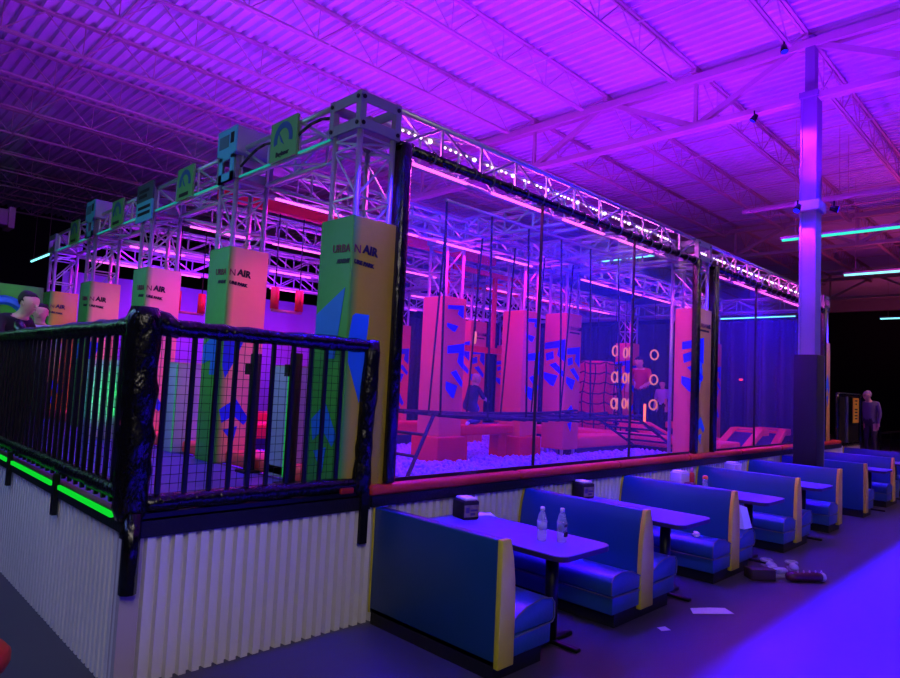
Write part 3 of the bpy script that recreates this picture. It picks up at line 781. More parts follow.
def step(x, y, label, w=.9, L=1.35, h=.62, flip=False, rz=0):
    t = thing('slanted_step', label, 'step', (x, y, .78), 'slanted padded steps', rz)
    s = -1 if flip else 1
    prof = [(0, 0), (L, h), (L+.35, h), (L+.35, h-.14), (L, h-.14), (.2, 0)]
    for yy in (0, w-.14):
        MB().prism([(s*a, b) for a, b in prof], lambda u, v, k, yy=yy: (u, yy+.14*k, v)).build('side_rail', pink_pad, t, bevel=.015)
    MB().prism([(s*a, b) for a, b in [(.12, .03), (L, h-.03), (L, h-.10), (.2, 0)]], lambda u, v, k: (u, .14+(w-.28)*k, v)).build('ramp_panel', navy_pad, t)
    MB().prism([(s*a, b) for a, b in [(L-.12, h-.05), (L+.35, h), (L+.35, h-.12), (L-.12, h-.15)]], lambda u, v, k: (u, .14+(w-.28)*k, v)).build('head_pad', pink_pad, t)
    MB().box(min(s*(L+.15), s*(L+.3)), max(s*(L+.15), s*(L+.3)), .2, w-.2, -.02, h-.13).build('support', navy_pad, t)
step(12.5, 4.72, 'slanted red step behind the right window, first from the yellow pad', .65, 1.2, .52)
step(14.2, 4.72, 'slanted red step behind the right window, nearest the column', .65, .85, .5)
step(13.4, 5.9, 'slanted coral ladder-like ramp below the yellow rings', .75, 1.1, .5, False, PI/2)
step(14.9, 5.7, 'slanted coral ramp behind the tower pad, right of the rings', .7, 1.0, .5, False, PI/2)
t = thing('padded_walkway', 'dark red padded platform under the staff member behind the rings', 'walkway', (14.35, 7.6, .75))
MB().box(0, 1.6, 0, .85, .0, .2).build('deck_pad', red_pad, t, bevel=.03)
# yellow rings on ropes
for x, y, tl, lab in ((11.95, 7.0, .5, 'first on the left'), (12.25, 7.25, 1.1, 'second from the left'), (12.62, 7.1, .3, 'third from the left, overlapping the next'),
                 (12.85, 7.35, .9, 'fourth from the left, in front of the staff member'), (13.5, 7.0, -.4, 'second from the right'), (14.2, 6.95, .5, 'last on the right beside the tower pad')):
    t = thing('ring_rope', 'hanging rope with three yellow rings, %s' % lab, 'rings', (x, y, 0), 'ring ropes')
    MB().bar((0, 0, 1.75), (0, 0, 3.95), .008, 5).build('rope', rope_dark, t)
    for z in (1.66, 2.22, 2.78):
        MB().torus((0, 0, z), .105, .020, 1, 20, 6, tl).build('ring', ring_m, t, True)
for x, y, z, lab in ((7.55, 7.0, 2.75, 'single yellow ring hanging above the seated child'), (5.5, 6.9, 2.95, 'single yellow ring at the left end behind the window')):
    t = thing('ring_rope', lab, 'rings', (x, y, 0))
    MB().bar((0, 0, z), (0, 0, 4.0), .008, 5).build('rope', rope_dark, t)
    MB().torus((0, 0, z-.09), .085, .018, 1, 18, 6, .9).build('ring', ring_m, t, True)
# cargo net roll
t = thing('cargo_net_roll', 'red padded cylinder wrapped in a black cargo net behind the window seam', 'climbing roll', (13.95, 8.75, .78))
MB().lathe([(.40, 0), (.42, .05), (.42, 1.80), (.38, 1.86)], n=24).build('cylinder_pad', red_pad, t, True)
m = MB(); R = .60
for i in range(14):
    a = 2*PI*i/14; m.path([((R+.03*math.sin(z*3))*math.cos(a+.05*math.sin(z*5)), (R+.03*math.sin(z*3))*math.sin(a+.05*math.sin(z*5)), z) for z in [j*.2 for j in range(10)]], .016, 5)
for j in range(8):
    z = .1+j*.24; m.path([(R*math.cos(2*PI*i/28), R*math.sin(2*PI*i/28), z+(.05 if i % 4 == 2 else 0)) for i in range(29)], .016, 5)
m.build('cargo_net', net_black, t)
MB().bar((0, 0, 1.86), (0, 0, 3.2), .012, 5).build('rope', rope_dark, t)
# webbing rope bridge hung over the near pit
t = thing('webbing_bridge', 'dark webbing rope bridge hung on long ropes over the near ball pit', 'rope bridge', (0, 0, 0))
nx = [4.75, 5.5, 6.2, 6.9, 7.6, 8.35, 9.0]
def sag(x): return 1.57 - .05*math.sin((x-4.75)/4.25*PI)
for y in (4.85, 5.4, 5.95):
    MB().path([(x, y+.05*math.sin(x*3+y), sag(x)) for x in [4.75+.25*i for i in range(18)]], .022, 5).build('side_strap', strap_blue, t)
m = MB()
for i in range(len(nx)-1):
    a, b = nx[i], nx[i+1]
    m.beam((a, 4.85, sag(a)), (b, 5.95, sag(b)-.02), .06, .02); m.beam((a, 5.95, sag(a)), (b, 4.85, sag(b)-.02), .06, .02)
    m.beam(((a+b)/2, 4.8, sag(a)-.03), ((a+b)/2, 6.0, sag(a)-.03), .06, .02)
m.build('cross_webbing', strap_blue, t)
for i, x in enumerate(nx[:-1]):
    MB().bar((x, 4.85, sag(x)), (x+.07, 4.98, 3.9), .013, 5).build('hanging_rope', rope_dark, t)
    MB().bar((x+.12, 5.95, sag(x)), (x+.14, 5.82, 3.9), .013, 5).build('hanging_rope', rope_dark, t)
m = MB()
for y in (4.95, 5.75):
    m.path([(4.75, y, 1.57), (4.1, y-.3, .90)], .022, 5)
for q in (.3, .6, .9): m.path([(4.75-.65*q, 4.95-.3*q, 1.57-.67*q), (4.75-.65*q, 5.75-.3*q, 1.57-.67*q)], .018, 5)
m.build('left_ladder', strap_blue, t)
m = MB()
for y in (4.95, 5.75): m.path([(9.0, y, 1.55), (10.6, y+.1, .98)], .022, 5)
for q in (.2, .4, .6, .8): m.path([(9+1.6*q, 4.95+.1*q, 1.55-.57*q), (9+1.6*q, 5.75+.1*q, 1.55-.57*q)], .018, 5)
m.build('right_ladder', strap_blue, t)
for y in (4.98, 5.82): MB().path([(4.8, y, 3.9), (9.0, y, 3.9)], .02, 8).build('carrier_pipe', alu, t, True)
# red pipework
t = thing('red_pipe_frame', 'red pipe frame high in the middle lanes behind the window', 'frame', (7.7, 7.6, 0))
MB().box(-.1, 1.75, -.03, .03, 3.84, 3.92).build('top_bar', red_pad, t)
MB().box(.93, 1.0, -.03, .03, 2.55, 3.86).build('drop_post', red_pad, t)
MB().box(-.3, 1.35, -.05, .05, 2.48, 2.58).build('lower_bar', red_pad, t)
MB().box(-.28, -.21, -.03, .03, 2.5, 3.9).build('drop_post', red_pad, t)
t = thing('monkey_bar_beam', 'long red beam running between the second and third truss rows at the top', 'beam', (3.55, 7.75, 4.107))
MB().box(0, 5.3, 0, .14, 0, .14).build('beam', red_pad, t, bevel=.02)
mm = MB()
for x in (.1, 5.3): mm.box(x-.02, x+.02, -1.4, .98, .145, .175)
mm.build('carrier', alu, t)
t = thing('monkey_bar_beam', 'long red beam in the right half of the frame near the dark curtain', 'beam', (9.6, 9.6, 4.05))
MB().box(0, 5.6, 0, .2, 0, .2).build('beam', red_pad, t, bevel=.02)
mm = MB()
for x in (.1, 5.5): mm.box(x-.02, x+.02, -1.0, 1.4, .2, .235)
mm.build('carrier', alu, t)
def trapeze(x, y, z, label):
    t = thing('trapeze_bar', label, 'trapeze', (x, y, 0), 'trapezes in the lanes')
    MB().bar((-.22, 0, z), (.22, 0, z), .02, 8).build('bar', M('bare_bar', '#c07a7a', .4), t, True)
    for s in (-.18, .18):
        MB().bar((s, 0, z+.02), (s, 0, z+.30), .055, 10).build('foam_sleeve', red_pad, t, True)
        MB().bar((s, 0, z+.3), (s, 0, 4.0), .008, 5).build('rope', rope_dark, t)
trapeze(4.4, 7.45, 2.74, 'trapeze with two red foam sleeves between the near and second left towers')
trapeze(3.9, 9.3, 2.75, 'trapeze with red foam sleeves left of the second left tower')
# left banner wall
t = thing('banner_wall', 'green banner with a blue swirl behind the two people at the far left', 'banner', (.6, 13.98, 1.0))
MB().box(0, 2.5, 0, .06, 0, 2.34).build('banner', M('green_banner', '#36a020', .6, 0, (2, .1)), t)
MB().torus((1.90, -.01, 1.72), .32, .085, 1, 24, 6).build('swirl_print', blue_print_out, t)
MB().box(.0, .06, .06, .3, 0, 2.3).box(2.44, 2.5, .06, .3, 0, 2.3).build('stand', black_metal, t)
# slim red exit lamp on the dark curtain
tag(MB().box(16.1, 16.15, 6.05, 6.12, 2.33, 2.37).build('pilot_lamp', led_red), 'tiny red pilot lamp glowing against the dark curtain', 'lamp')

# ------------------------------------------------------------------ booths, tables
XB = [3.36, 5.26, 7.19, 9.29, 11.22, 12.80, 14.90, 16.95]
def back_profile(kind):
    # x-z outline of the backrest
    r = [(.105, .08), (.105, .45), (.095, .62), (.07, .78), (.035, .90)]
    l = [(-x, z) for x, z in r]
    if kind == 'R': l = [(-.05, .08), (-.05, .90)]
    if kind == 'L': r = [(.085, .08), (.085, .90)]
    return r + l[::-1]
def seat_profile(s):
    return [(s*x, z) for x, z in [(.10, .26), (.545, .26), (.565, .29), (.565, .385), (.53, .425), (.42, .445), (.25, .42), (.10, .36)]]
def booth(x, kind, label):
    t = thing('booth_bench', label, 'bench', (x, 2.75, 0), 'blue and yellow booth benches')
    D = 1.32
    MB().prism(back_profile(kind), lambda u, v, k: (u, .03+(D-.03)*k, v)).build('backrest', booth_blue, t, bevel=.012)
    MB().prism(back_profile(kind), lambda u, v, k: (u*1.03, -.012+.042*k, v+.003*(v > .5))).build('end_cap', booth_yellow, t, bevel=.006)
    MB().prism(back_profile(kind), lambda u, v, k: (u*1.03, D+.001+.018*k, v+.003*(v > .5))).build('end_cap', booth_yellow, t, bevel=.004)
    for s in ([-1, 1] if kind == 'D' else [1] if kind == 'R' else [-1]):
        c = MB().prism(seat_profile(s), lambda u, v, k: (u, .0+D*k, v)).build('seat_cushion', booth_seat, t, bevel=.014)
        pr = seat_profile(s)[1:]
        MB().path([(u, -.002, v) for u, v in pr], .006, 5).path([(s*.555, .0, .26), (s*.555, D, .26)], .006, 5).path([(s*.54, -.002, .26), (s*.10, -.002, .245)], .006, 5).build('piping', piping, c)
        MB().prism([(s*a, b) for a, b in [(.10, .12), (.535, .12), (.535, .255), (.10, .255)]], lambda u, v, k: (u, .005+(D-.005)*k, v)).build('seat_base', booth_seat, t, bevel=.006)
    x0 = -.05 if kind == 'R' else -.46; x1 = .085 if kind == 'L' else .46
    MB().box(x0, x1, .03, D-.02, 0, .12).build('kick_plate', black_matte, t)
    return t
booth(XB[0], 'R', 'nearest single booth bench, flat blue back and yellow end facing the camera')
booth(XB[1], 'D', 'double booth bench behind the table with the two water bottles')
booth(XB[2], 'D', 'double booth bench with a white paper bag on its far seat')
booth(XB[3], 'D', 'double booth bench, third of the doubles, behind the ketchup table')
booth(XB[4], 'L', 'single booth bench just in front of the black column base')
booth(XB[5], 'R', 'single booth bench with plain blue back just behind the column')
booth(XB[6], 'D', 'double booth bench beyond the column near the right edge')
booth(XB[7], 'D', 'farthest booth bench at the right edge below the gate')
def table(x, label, z=.74):
    t = thing('dining_table', label, 'table', (x, 2.62, 0), 'booth tables')
    w, D, r = .33, 1.48, .09
    out = []
    for cx, cy, a0 in ((w-r, r, -90), (-w+r, r, 180)):
        out += [(cx+r*math.cos(math.radians(a0+15*i)), cy+r*math.sin(math.radians(a0+15*i))) for i in range(7)]
    o2 = [(w, D)] ; a = out[:7] + [(w, D), (-w, D)] + out[7:]
    MB().prism(a, lambda u, v, k: (u, v, z-.006+.006*k)).build('top', laminate, t)
    MB().prism(a, lambda u, v, k: (u*1.004, v*1.002-.001, z-.04+.034*k)).build('edge_band', edge_band, t)
    MB().bar((0, .32, .03), (0, .32, z-.05), .05, 14).build('pedestal_leg', black_metal, t, True)
    MB().box(-.03, .03, .2, 1.4, z-.062, z-.04).build('support_bar', black_metal, t)
    MB().box(-.26, .26, .29, .35, 0, .03).box(-.03, .03, .06, .58, 0, .03).build('foot', black_metal, t, bevel=.01)
for x, lab in ((4.15, 'nearest booth table, with two water bottles and a napkin dispenser'), (5.98, 'second booth table, with one napkin dispenser and nothing else'),
               (8.08, 'third booth table, with ketchup bottle and shaker'), (10.08, 'fourth booth table, empty outer end, in front of the column'),
               (13.86, 'booth table beyond the column'), (15.95, 'last booth table at the right edge')):
    table(x, lab)
def dispenser(x, y, rz, label, col=black_matte, face=True, z=.74):
    t = thing('napkin_dispenser', label, 'napkin holder', (x, y, z), 'napkin dispensers on booth tables', rz)
    t.scale = (1.18, 1.1, 1.18)
    MB().box(-.07, .07, -.085, .085, 0, .135).build('body', col, t, bevel=.012)
    MB().box(-.05, .05, -.07, .07, .135, .155).build('napkins', paper, t, bevel=.006)
    if face:
        MB().box(-.062, .062, -.089, -.085, .02, .105).build('advert_card', M('card_print', '#8a7768', .5, 0, (30, .7)), t)
        m = MB()
        for a, b, c, d in ((-.05, -.02, .05, .09), (-.01, .05, .06, .075), (-.01, .03, .03, .05)): m.box(a, b, -.091, -.089, c, d)
        m.build('card_graphic', M('card_graphic', '#4a2a6a', .5), t)
dispenser(4.22, 3.93, -.25, 'black napkin dispenser with printed card on the bottle table')
dispenser(6.14, 3.98, -.25, 'black napkin dispenser with printed card on the second table')
dispenser(8.2, 3.85, -.3, 'pale napkin dispenser beside the ketchup bottle', M('pale_plastic', '#b6a8d0', .4), False)
dispenser(10.2, 3.95, -.3, 'pale napkin dispenser on the fourth table, in front of the ribbed wall', M('pale_plastic_2', '#b6a8d0', .4), False)
def bottle(x, y, label, lab2):
    t = thing('water_bottle', label, 'bottle', (x, y, .74), 'water bottles on the nearest table')
    t.scale = (1.18, 1.18, 1.2)
    MB().lathe([(.024,0),(.032,.006),(.033,.05),(.0315,.06),(.033,.07),(.033,.12),(.031,.135),(.024,.165),(.014,.186),(.012,.195)], n=18).build('bottle_body', bottle_clear, t, True)
    MB().lathe([(.0338,.075),(.0338,.125)], n=18).build('paper_label', lab2, t, True)
    MB().lathe([(.0145,.193),(.0145,.212),(.012,.214)], n=14).build('cap', paper, t, True)
    if lab2 is not paper_lab:
        MB().box(-.02, .012, -.036, -.033, .1, .115).box(-.022, -.004, -.036, -.033, .04, .07).box(.0, .016, -.036, -.033, .04, .07).build('label_mark', ink_dark, t)
paper_lab = mat_clear('pale_label', .45, '#b9bcd8'); paper_lab2 = mat_clear('printed_label', .55, '#8c8fb4')
bottle(4.11, 3.02, 'clear water bottle on the nearest table, left of the pair', paper_lab)
bottle(4.20, 2.90, 'clear water bottle with dark printed label, right of the pair', paper_lab2)
t = thing('ketchup_bottle', 'red ketchup squeeze bottle on the third table by the wall', 'bottle', (8.27, 3.72, .74))
MB().lathe([(.03,0),(.034,.01),(.034,.13),(.028,.16),(.016,.175)], n=16).build('bottle_body', M('ketchup_red', '#b0141c', .35), t, True)
MB().lathe([(.022,.172),(.022,.20),(.010,.225),(.006,.24)], n=14).build('nozzle_cap', M('pink_cap', '#c86ab0', .4), t, True)
t = thing('spice_shaker', 'clear shaker jar with orange lid beside the ketchup', 'shaker', (8.35, 3.58, .74))
MB().lathe([(.03,0),(.033,.01),(.033,.09),(.028,.10)], n=16).build('jar', bottle_clear, t, True)
MB().lathe([(.031,.098),(.034,.105),(.034,.13),(.02,.145)], n=16).build('lid', M('orange_lid', '#e0682a', .4), t, True)
t = thing('sauce_caddy', 'low dark red caddy on the third table in front of the napkin holder', 'caddy', (8.16, 3.70, .74))
MB().box(-.06, .06, -.06, .05, 0, .05).build('tray', M('caddy_red', '#5a1222', .5), t, bevel=.01)
# litter and belongings
def crumple(name, c, r, label, cat, mat=None, sq=.55, seedv=1):
    rnd = random.Random(seedv); bm = bmesh.new(); bmesh.ops.create_icosphere(bm, subdivisions=2, radius=r)
    for v in bm.verts:
        k = 1+rnd.uniform(-.3, .3); v.co = Vector((v.co.x*k, v.co.y*k*.8, v.co.z*sq*k))
    zmin = min(v.co.z for v in bm.verts)
    for v in bm.verts: v.co.z -= zmin
    me = bpy.data.meshes.new(name); bm.to_mesh(me); bm.free(); me.materials.append(mat or paper)
    o = bpy.data.objects.new(name, me); C.objects.link(o); o.location = c; return tag(o, label, cat)
crumple('crumpled_napkin', (6.75, 2.98, .43), .05, 'crumpled white napkin on the near seat of the paper-bag bench', 'napkin')
t = thing('paper_bag', 'white paper bag leaning on the far seat of the third bench', 'bag', (7.64, 2.92, .449), None, -.1)
MB().add([(-.09,-.15,0),(.09,-.15,.0),(.09,.15,0),(-.09,.15,0),(-.16,-.13,.27),(-.06,-.16,.24),(-.04,.15,.30),(-.15,.14,.31)], [(0,3,2,1),(0,1,5,4),(1,2,6,5),(2,3,7,6),(3,0,4,7)]).build('bag_body', paper, t)
MB().add([(-.165,-.13,.272),(-.06,-.162,.242),(-.055,-.152,.25),(-.155,-.12,.28)], [(0,1,2,3)]).build('folded_rim', M('bag_rim_shade', '#3a2450', .7), t)  # dark strip paints the shade inside the folded rim
def sheet(name, pts, z, label, cat):
    n = len(pts); m = MB().add([(x, y, z+dz) for x, y, dz in pts]+[(x, y, z+dz+.002) for x, y, dz in pts], [tuple(range(n-1,-1,-1)), tuple(range(n, 2*n))]+[(i, (i+1) % n, n+(i+1) % n, n+i) for i in range(n)])
    return tag(m.build(name, paper), label, cat)
sheet('paper_sheet', [(5.68,2.52,.001),(5.83,2.38,.006),(5.98,2.28,.001),(6.07,2.40,.001),(5.93,2.48,.012),(5.80,2.60,.001)], 0, 'white sheet of paper lying on the floor by the second bench', 'paper')
sheet('paper_sheet', [(5.06,2.50,.001),(5.14,2.46,.001),(5.18,2.53,.001),(5.10,2.56,.001)], 0, 'small white scrap on the floor beside the second bench kick plate', 'paper')
sheet('paper_napkin', [(4.36,3.92,.001),(4.5,3.84,.004),(4.58,3.95,.001),(4.44,4.03,.001)], .74, 'flat white napkin beside the dispenser on the bottle table', 'napkin')
# boot and shoes on the floor
t = thing('winter_boot', 'maroon boot with pale laces lying on its side on the floor', 'boot', (7.66, 2.20, .0), None, -.62)
wavy_tube((-.2, 0, .055), (.19, 0, .05), .052, .05, .08).build('upper', M('maroon_leather', '#4a1420', .5, 0, (10, .2)), t, True)
MB().ell((.205, 0, .05), .04, .05, .048).build('toe_cap', M('pale_trim', '#b0a4a8', .6), t, True)
m = MB()
for i in range(5): m.bar((-.1+.07*i, -.02, .105), (-.06+.07*i, .03, .104), .009, 5)
m.build('lace', M('pale_lace', '#b4a8b4', .6), t)
def slipper(x, y, rz, label):
    t = thing('slip_on_shoe', label, 'shoe', (x, y, 0), 'grey shoes on the floor', rz)
    MB().prism([(-.13,-.03),(-.08,-.045),(.05,-.05),(.12,-.03),(.135,0),(.12,.03),(.05,.05),(-.08,.045),(-.13,.03)], lambda u, v, k: (u, v, .001+.024*k)).build('sole', M('pale_sole', '#9a94b0', .6), t)
    MB().torus((-.06, 0, .085), .055, .016, 2, 14, 6).build('collar', M('grey_knit', '#a5a2c4', .8), t, True)
    MB().ell((.04, 0, .055), .085, .05, .04).build('upper', M('grey_knit_2', '#a5a2c4', .8), t, True)
slipper(7.86, 2.62, -2.3, 'grey slip-on shoe nearest the bench, behind the maroon boot')
slipper(8.0, 2.42, -2.6, 'grey slip-on shoe farther right, touching the kick plate side')
slipper(7.64, 2.46, -.5, 'grey slip-on shoe lying against the maroon boot')
t = thing('cardboard_box', 'low brown box on the floor at the foot of the third bench', 'box', (7.36, 2.55, 0), None, -.75)
MB().box(-.13, .13, -.09, .09, 0, .11).build('carton', M('brown_board', '#33202a', .7), t, bevel=.01)
MB().box(-.135, .135, -.095, -.0, .11, .116).build('lid_flap', M('brown_board_2', '#3a242c', .7), t)
# red stool edge at bottom-left
t = thing('round_stool', 'red padded round stool cut by the left edge of the photo', 'stool', (.60, 3.63, 0))

# ------------------------------------------------------------------ gate and landing at the far right end
struct(MB().box(16.9, 24, 3.75, 8.5, 0, .52).build('floor_far_landing', M('far_landing_grey', '#6a6078', .6)))
t = thing('entry_gate', 'black padded netted gate with a yellow notice at the far right end', 'gate', (16.75, 4.2, .52))
for x in (.1, 2.15): wavy_tube((x, 0, 0), (x, 0, 1.60), .05).build('post', black_vinyl, t, True)
wavy_tube((.9, 0, .36), (.9, 0, 1.60), .045).build('middle_post', M('grey_wrap', '#4a4a58', .3, 0, None, (26, .8)), t, True)
wavy_tube((.1, 0, 1.58), (2.15, 0, 1.58), .05).build('top_rail', black_vinyl, t, True)
wavy_tube((.1, 0, .42), (2.15, 0, .42), .05).build('bottom_rail', black_vinyl, t, True)
MB().box(.1, .9, .02, .03, .42, 1.58).box(.92, 2.1, .02, .03, .42, 1.58).build('netting', black_matte, t)
MB().box(.92, 2.1, -.02, .0, .2, .36).build('kick_panel', trim_white, t)
sg = MB().box(1.22, 1.74, -.07, -.055, .92, 1.52).build('notice_board', sign_yellow, t)
m = MB()
for z, w in ((1.45, .1), (1.37, .07), (1.24, .12), (1.17, .11), (1.09, .12), (1.02, .10)): m.box(1.48-w, 1.48+w, -.074, -.07, z-.018, z+.018)
m.build('lettering', ink_dark, sg)
t = thing('hand_railing', 'thin black handrail in front of the person in grey at the far right', 'railing', (19.6, 3.9, .52))
MB().bar((0,0,.66), (3.6,0,.66), .025, 8).build('top_rail', black_metal, t)
for x in (0, 1.2, 2.4, 3.6): MB().bar((x,0,0), (x,0,.66), .02, 6).build('post', black_metal, t)

# ------------------------------------------------------------------ people
def person(name, label, loc, rz, J, mats, zones, hair, face_dir=(1,0,0), scale=1., hairkind='short'):
    """J: joint positions (local, metres, facing +X). One skinned body with zone materials."""
    t = thing(name, label, 'person', loc, None, rz); t.scale = (scale,)*3
    P = []; E = []; Rr = []; Z = []
    def add(p, r, par=None, z=0):
        P.append(Vector(p)); Rr.append(r*(1.13 if r > .012 else 1)); Z.append(z)
        if par is not None: E.append((par, len(P)-1))
        return len(P)-1
    pv = add(J['pelvis'], .145, None, 1)
    sp = add(J['spine'], .125, pv, 0); ch = add(J['chest'], .145, sp, 0); nk0 = add(J['neckbase'], .075, ch, 0)
    nk = add(J['neck'], .054, nk0, 2); hd0 = add(J['jaw'], .076, nk, 2); hd = add(J['head'], .103, hd0, 2); tp = add(J['crown'], .080, hd, 2)
    for s in ('l', 'r'):
        sh = add(J['sh_'+s], .068, ch, 0); el = add(J['el_'+s], .045, sh, zones.get('sleeve', 0)); 
        wr = add(J['wr_'+s], .030, el, zones.get('fore', 2)); d = (J['wr_'+s]-J['el_'+s]).normalized()
        pm_ = add(J['wr_'+s]+d*.06, .036, wr, 2)
        side = d.cross(Vector((0,0,1)));  side = side.normalized() if side.length > .01 else Vector((0,1,0))
        for i, (o, L) in enumerate(((-.03,.065), (-.01,.078), (.01,.072), (.03,.055))):
            a = add(J['wr_'+s]+d*.095+side*o, .010, pm_, 2); b = add(J['wr_'+s]+d*(.095+L*.6)+side*o*1.1+Vector((0,0,-.008)), .009, a, 2)
            add(J['wr_'+s]+d*(.095+L)+side*o*1.1+Vector((0,0,-.025)), .008, b, 2)
        a = add(J['wr_'+s]+d*.05+side*-.04, .011, pm_, 2); add(J['wr_'+s]+d*.085+side*-.062, .009, a, 2)
        hp = add(J['hip_'+s], .095, pv, 1); kn = add(J['kn_'+s], .062, hp, 1); an = add(J['an_'+s], .044, kn, 1)
        add(J['toe_'+s]*.35+J['an_'+s]*.65+Vector((0,0,-.045)), .045, an, 3); n = len(P)-1
        add(J['toe_'+s], .035, n, 3)
    me = bpy.data.meshes.new('body'); me.from_pydata(P, E, []); ob = bpy.data.objects.new('body_tmp', me); C.objects.link(ob)
    sk = ob.modifiers.new('skin', 'SKIN'); sk.use_smooth_shade = True
    for i, v in enumerate(me.skin_vertices[0].data): v.radius = (Rr[i], Rr[i]); v.use_root = (i == pv)
    # broaden the torso sideways
    for i in (pv, sp, ch): me.skin_vertices[0].data[i].radius = (Rr[i]*1.0, Rr[i]*1.18)
    ss = ob.modifiers.new('sub', 'SUBSURF'); ss.levels = 2; ss.render_levels = 2
    dg = bpy.context.evaluated_depsgraph_get(); dg.update()
    bmesh_ = bpy.data.meshes.new_from_object(ob.evaluated_get(dg)); bpy.data.objects.remove(ob)
    bmesh_.materials.clear()
    for m_ in mats[:4]+[eye_m, lip_m]: bmesh_.materials.append(m_)
    # face
    hc = (J['jaw']+J['head'])/2; fd = Vector(face_dir).normalized(); sd = fd.cross(Vector((0,0,1))).normalized()*-1; upv = (J['crown']-J['jaw']).normalized()
    bm = bmesh.new(); bm.from_mesh(bmesh_)
    def blob(c, r, zone, sq=(1,1,1)):
        g = bmesh.ops.create_icosphere(bm, subdivisions=2, radius=1.)
        for v in g['verts']: v.co = c + fd*v.co.x*r*sq[0] + sd*v.co.y*r*sq[1] + upv*v.co.z*r*sq[2]
        return g['verts']
    extra = []
    extra.append((blob(hc+fd*.105-upv*.0, .018, 2, (1.2,.8,1.5)), 0))
    for s in (-1, 1):
        extra.append((blob(hc+sd*s*.092+upv*.0-fd*.0, .022, 2, (.7,.5,1.3)), 0))
        extra.append((blob(hc+fd*.088+sd*s*.035+upv*.03, .012, 4, (.7,1.2,.7)), 4))
        extra.append((blob(hc+fd*.092+sd*s*.035+upv*.055, .012, 4, (.5,1.9,.35)), 4))
    extra.append((blob(hc+fd*.090-upv*.045, .012, 5, (.6,2.0,.5)), 5))
    ev = {}
    for vs_, z in extra:
        for v in vs_: ev[v] = z
    segs = [(P[a], P[b], Z[b] if Z[b] != 0 or True else 0) for a, b in E]
    for f_ in bm.faces:
        f_.smooth = True
        if f_.verts[0] in ev:
            f_.material_index = {0: 2, 4: 4, 5: 5}[ev[f_.verts[0]]]; continue
        c = f_.calc_center_median(); best = 9; bz = 0
        for a, b, z in segs:
            d = b-a; tt = max(0, min(1, (c-a).dot(d)/max(1e-9, d.length_squared))); dist = (c-a-d*tt).length
            if dist < best: best = dist; bz = z
        f_.material_index = bz
    bm.to_mesh(bmesh_); bm.free()
    b = bpy.data.objects.new('body', bmesh_); C.objects.link(b); b.parent = t
    # hair cap
    if hair:
        bm = bmesh.new(); bmesh.ops.create_icosphere(bm, subdivisions=3, radius=1.)
        kill = []
        for v in bm.verts:
            x, y, z = v.co; k = 1+.03*math.sin(x*19+y*13)+.02*math.sin(z*25)
            v.co = hc + upv*.03 + fd*(x*.116*k-.014) + sd*y*.108*k + upv*z*.126*k
            low = -.5 if x < .0 else (-.1 if x < .4 else .45)
            if hairkind == 'long': low = -.9 if x < .3 else .3
            if z < low: kill.append(v)
        bmesh.ops.delete(bm, geom=kill, context='VERTS')
        hm = bpy.data.meshes.new('hair'); bm.to_mesh(hm); bm.free(); hm.materials.append(hair); hm.polygons.foreach_set('use_smooth', [True]*len(hm.polygons))
        ho = bpy.data.objects.new('hair', hm); C.objects.link(ho); ho.parent = t
        so = ho.modifiers.new('thick', 'SOLIDIFY'); so.thickness = .008
        if hairkind == 'long':
            MB().path([tuple(hc-fd*.10+upv*.05), tuple(hc-fd*.14-upv*.06), tuple(hc-fd*.12-upv*.2)], .035, 8).build('ponytail', hair, ho, True)
    return t
eye_m = M('eye_dark', '#1a1210', .3); lip_m = M('lip', '#a8605a', .5)
V = Vector
def stand(**k):
    J = dict(pelvis=V((0,0,.95)), spine=V((.01,0,1.12)), chest=V((0,0,1.33)), neckbase=V((-.005,0,1.46)), neck=V((.0,0,1.52)), jaw=V((.025,0,1.575)), head=V((.01,0,1.66)), crown=V((.0,0,1.71)),
             sh_l=V((0,.19,1.40)), el_l=V((-.02,.25,1.12)), wr_l=V((.05,.25,.88)), sh_r=V((0,-.19,1.40)), el_r=V((-.02,-.25,1.12)), wr_r=V((.05,-.25,.88)),
             hip_l=V((0,.10,.88)), kn_l=V((.02,.11,.50)), an_l=V((-.01,.11,.09)), toe_l=V((.17,.13,.035)), hip_r=V((0,-.10,.88)), kn_r=V((.02,-.11,.50)), an_r=V((-.01,-.11,.09)), toe_r=V((.17,-.13,.035)))
    J.update({a: V(b) for a, b in k.items()}); return J
navy_shirt = M('black_tee', '#12131c', .8, 0, (6, .2)); dark_jean = M('dark_trousers', '#14121c', .8); shoe_m = M('dark_shoe', '#101014', .5)
red_shirt = M('red_tee', '#c81e30', .8, 0, (6, .1)); lilac = M('pale_top', '#b6a4e4', .8, 0, (6, .1)); grey_hood = M('grey_jacket', '#6e6470', .85, 0, (5, .15))
teal_dark = M('dark_tee', '#26304a', .8, 0, (6, .3)); jean = M('faded_trousers', '#3a3460', .8); white_shoe = M('white_shoe', '#e4e4f0', .5)
grey_trouser = M('grey_trousers', '#3a343e', .85)
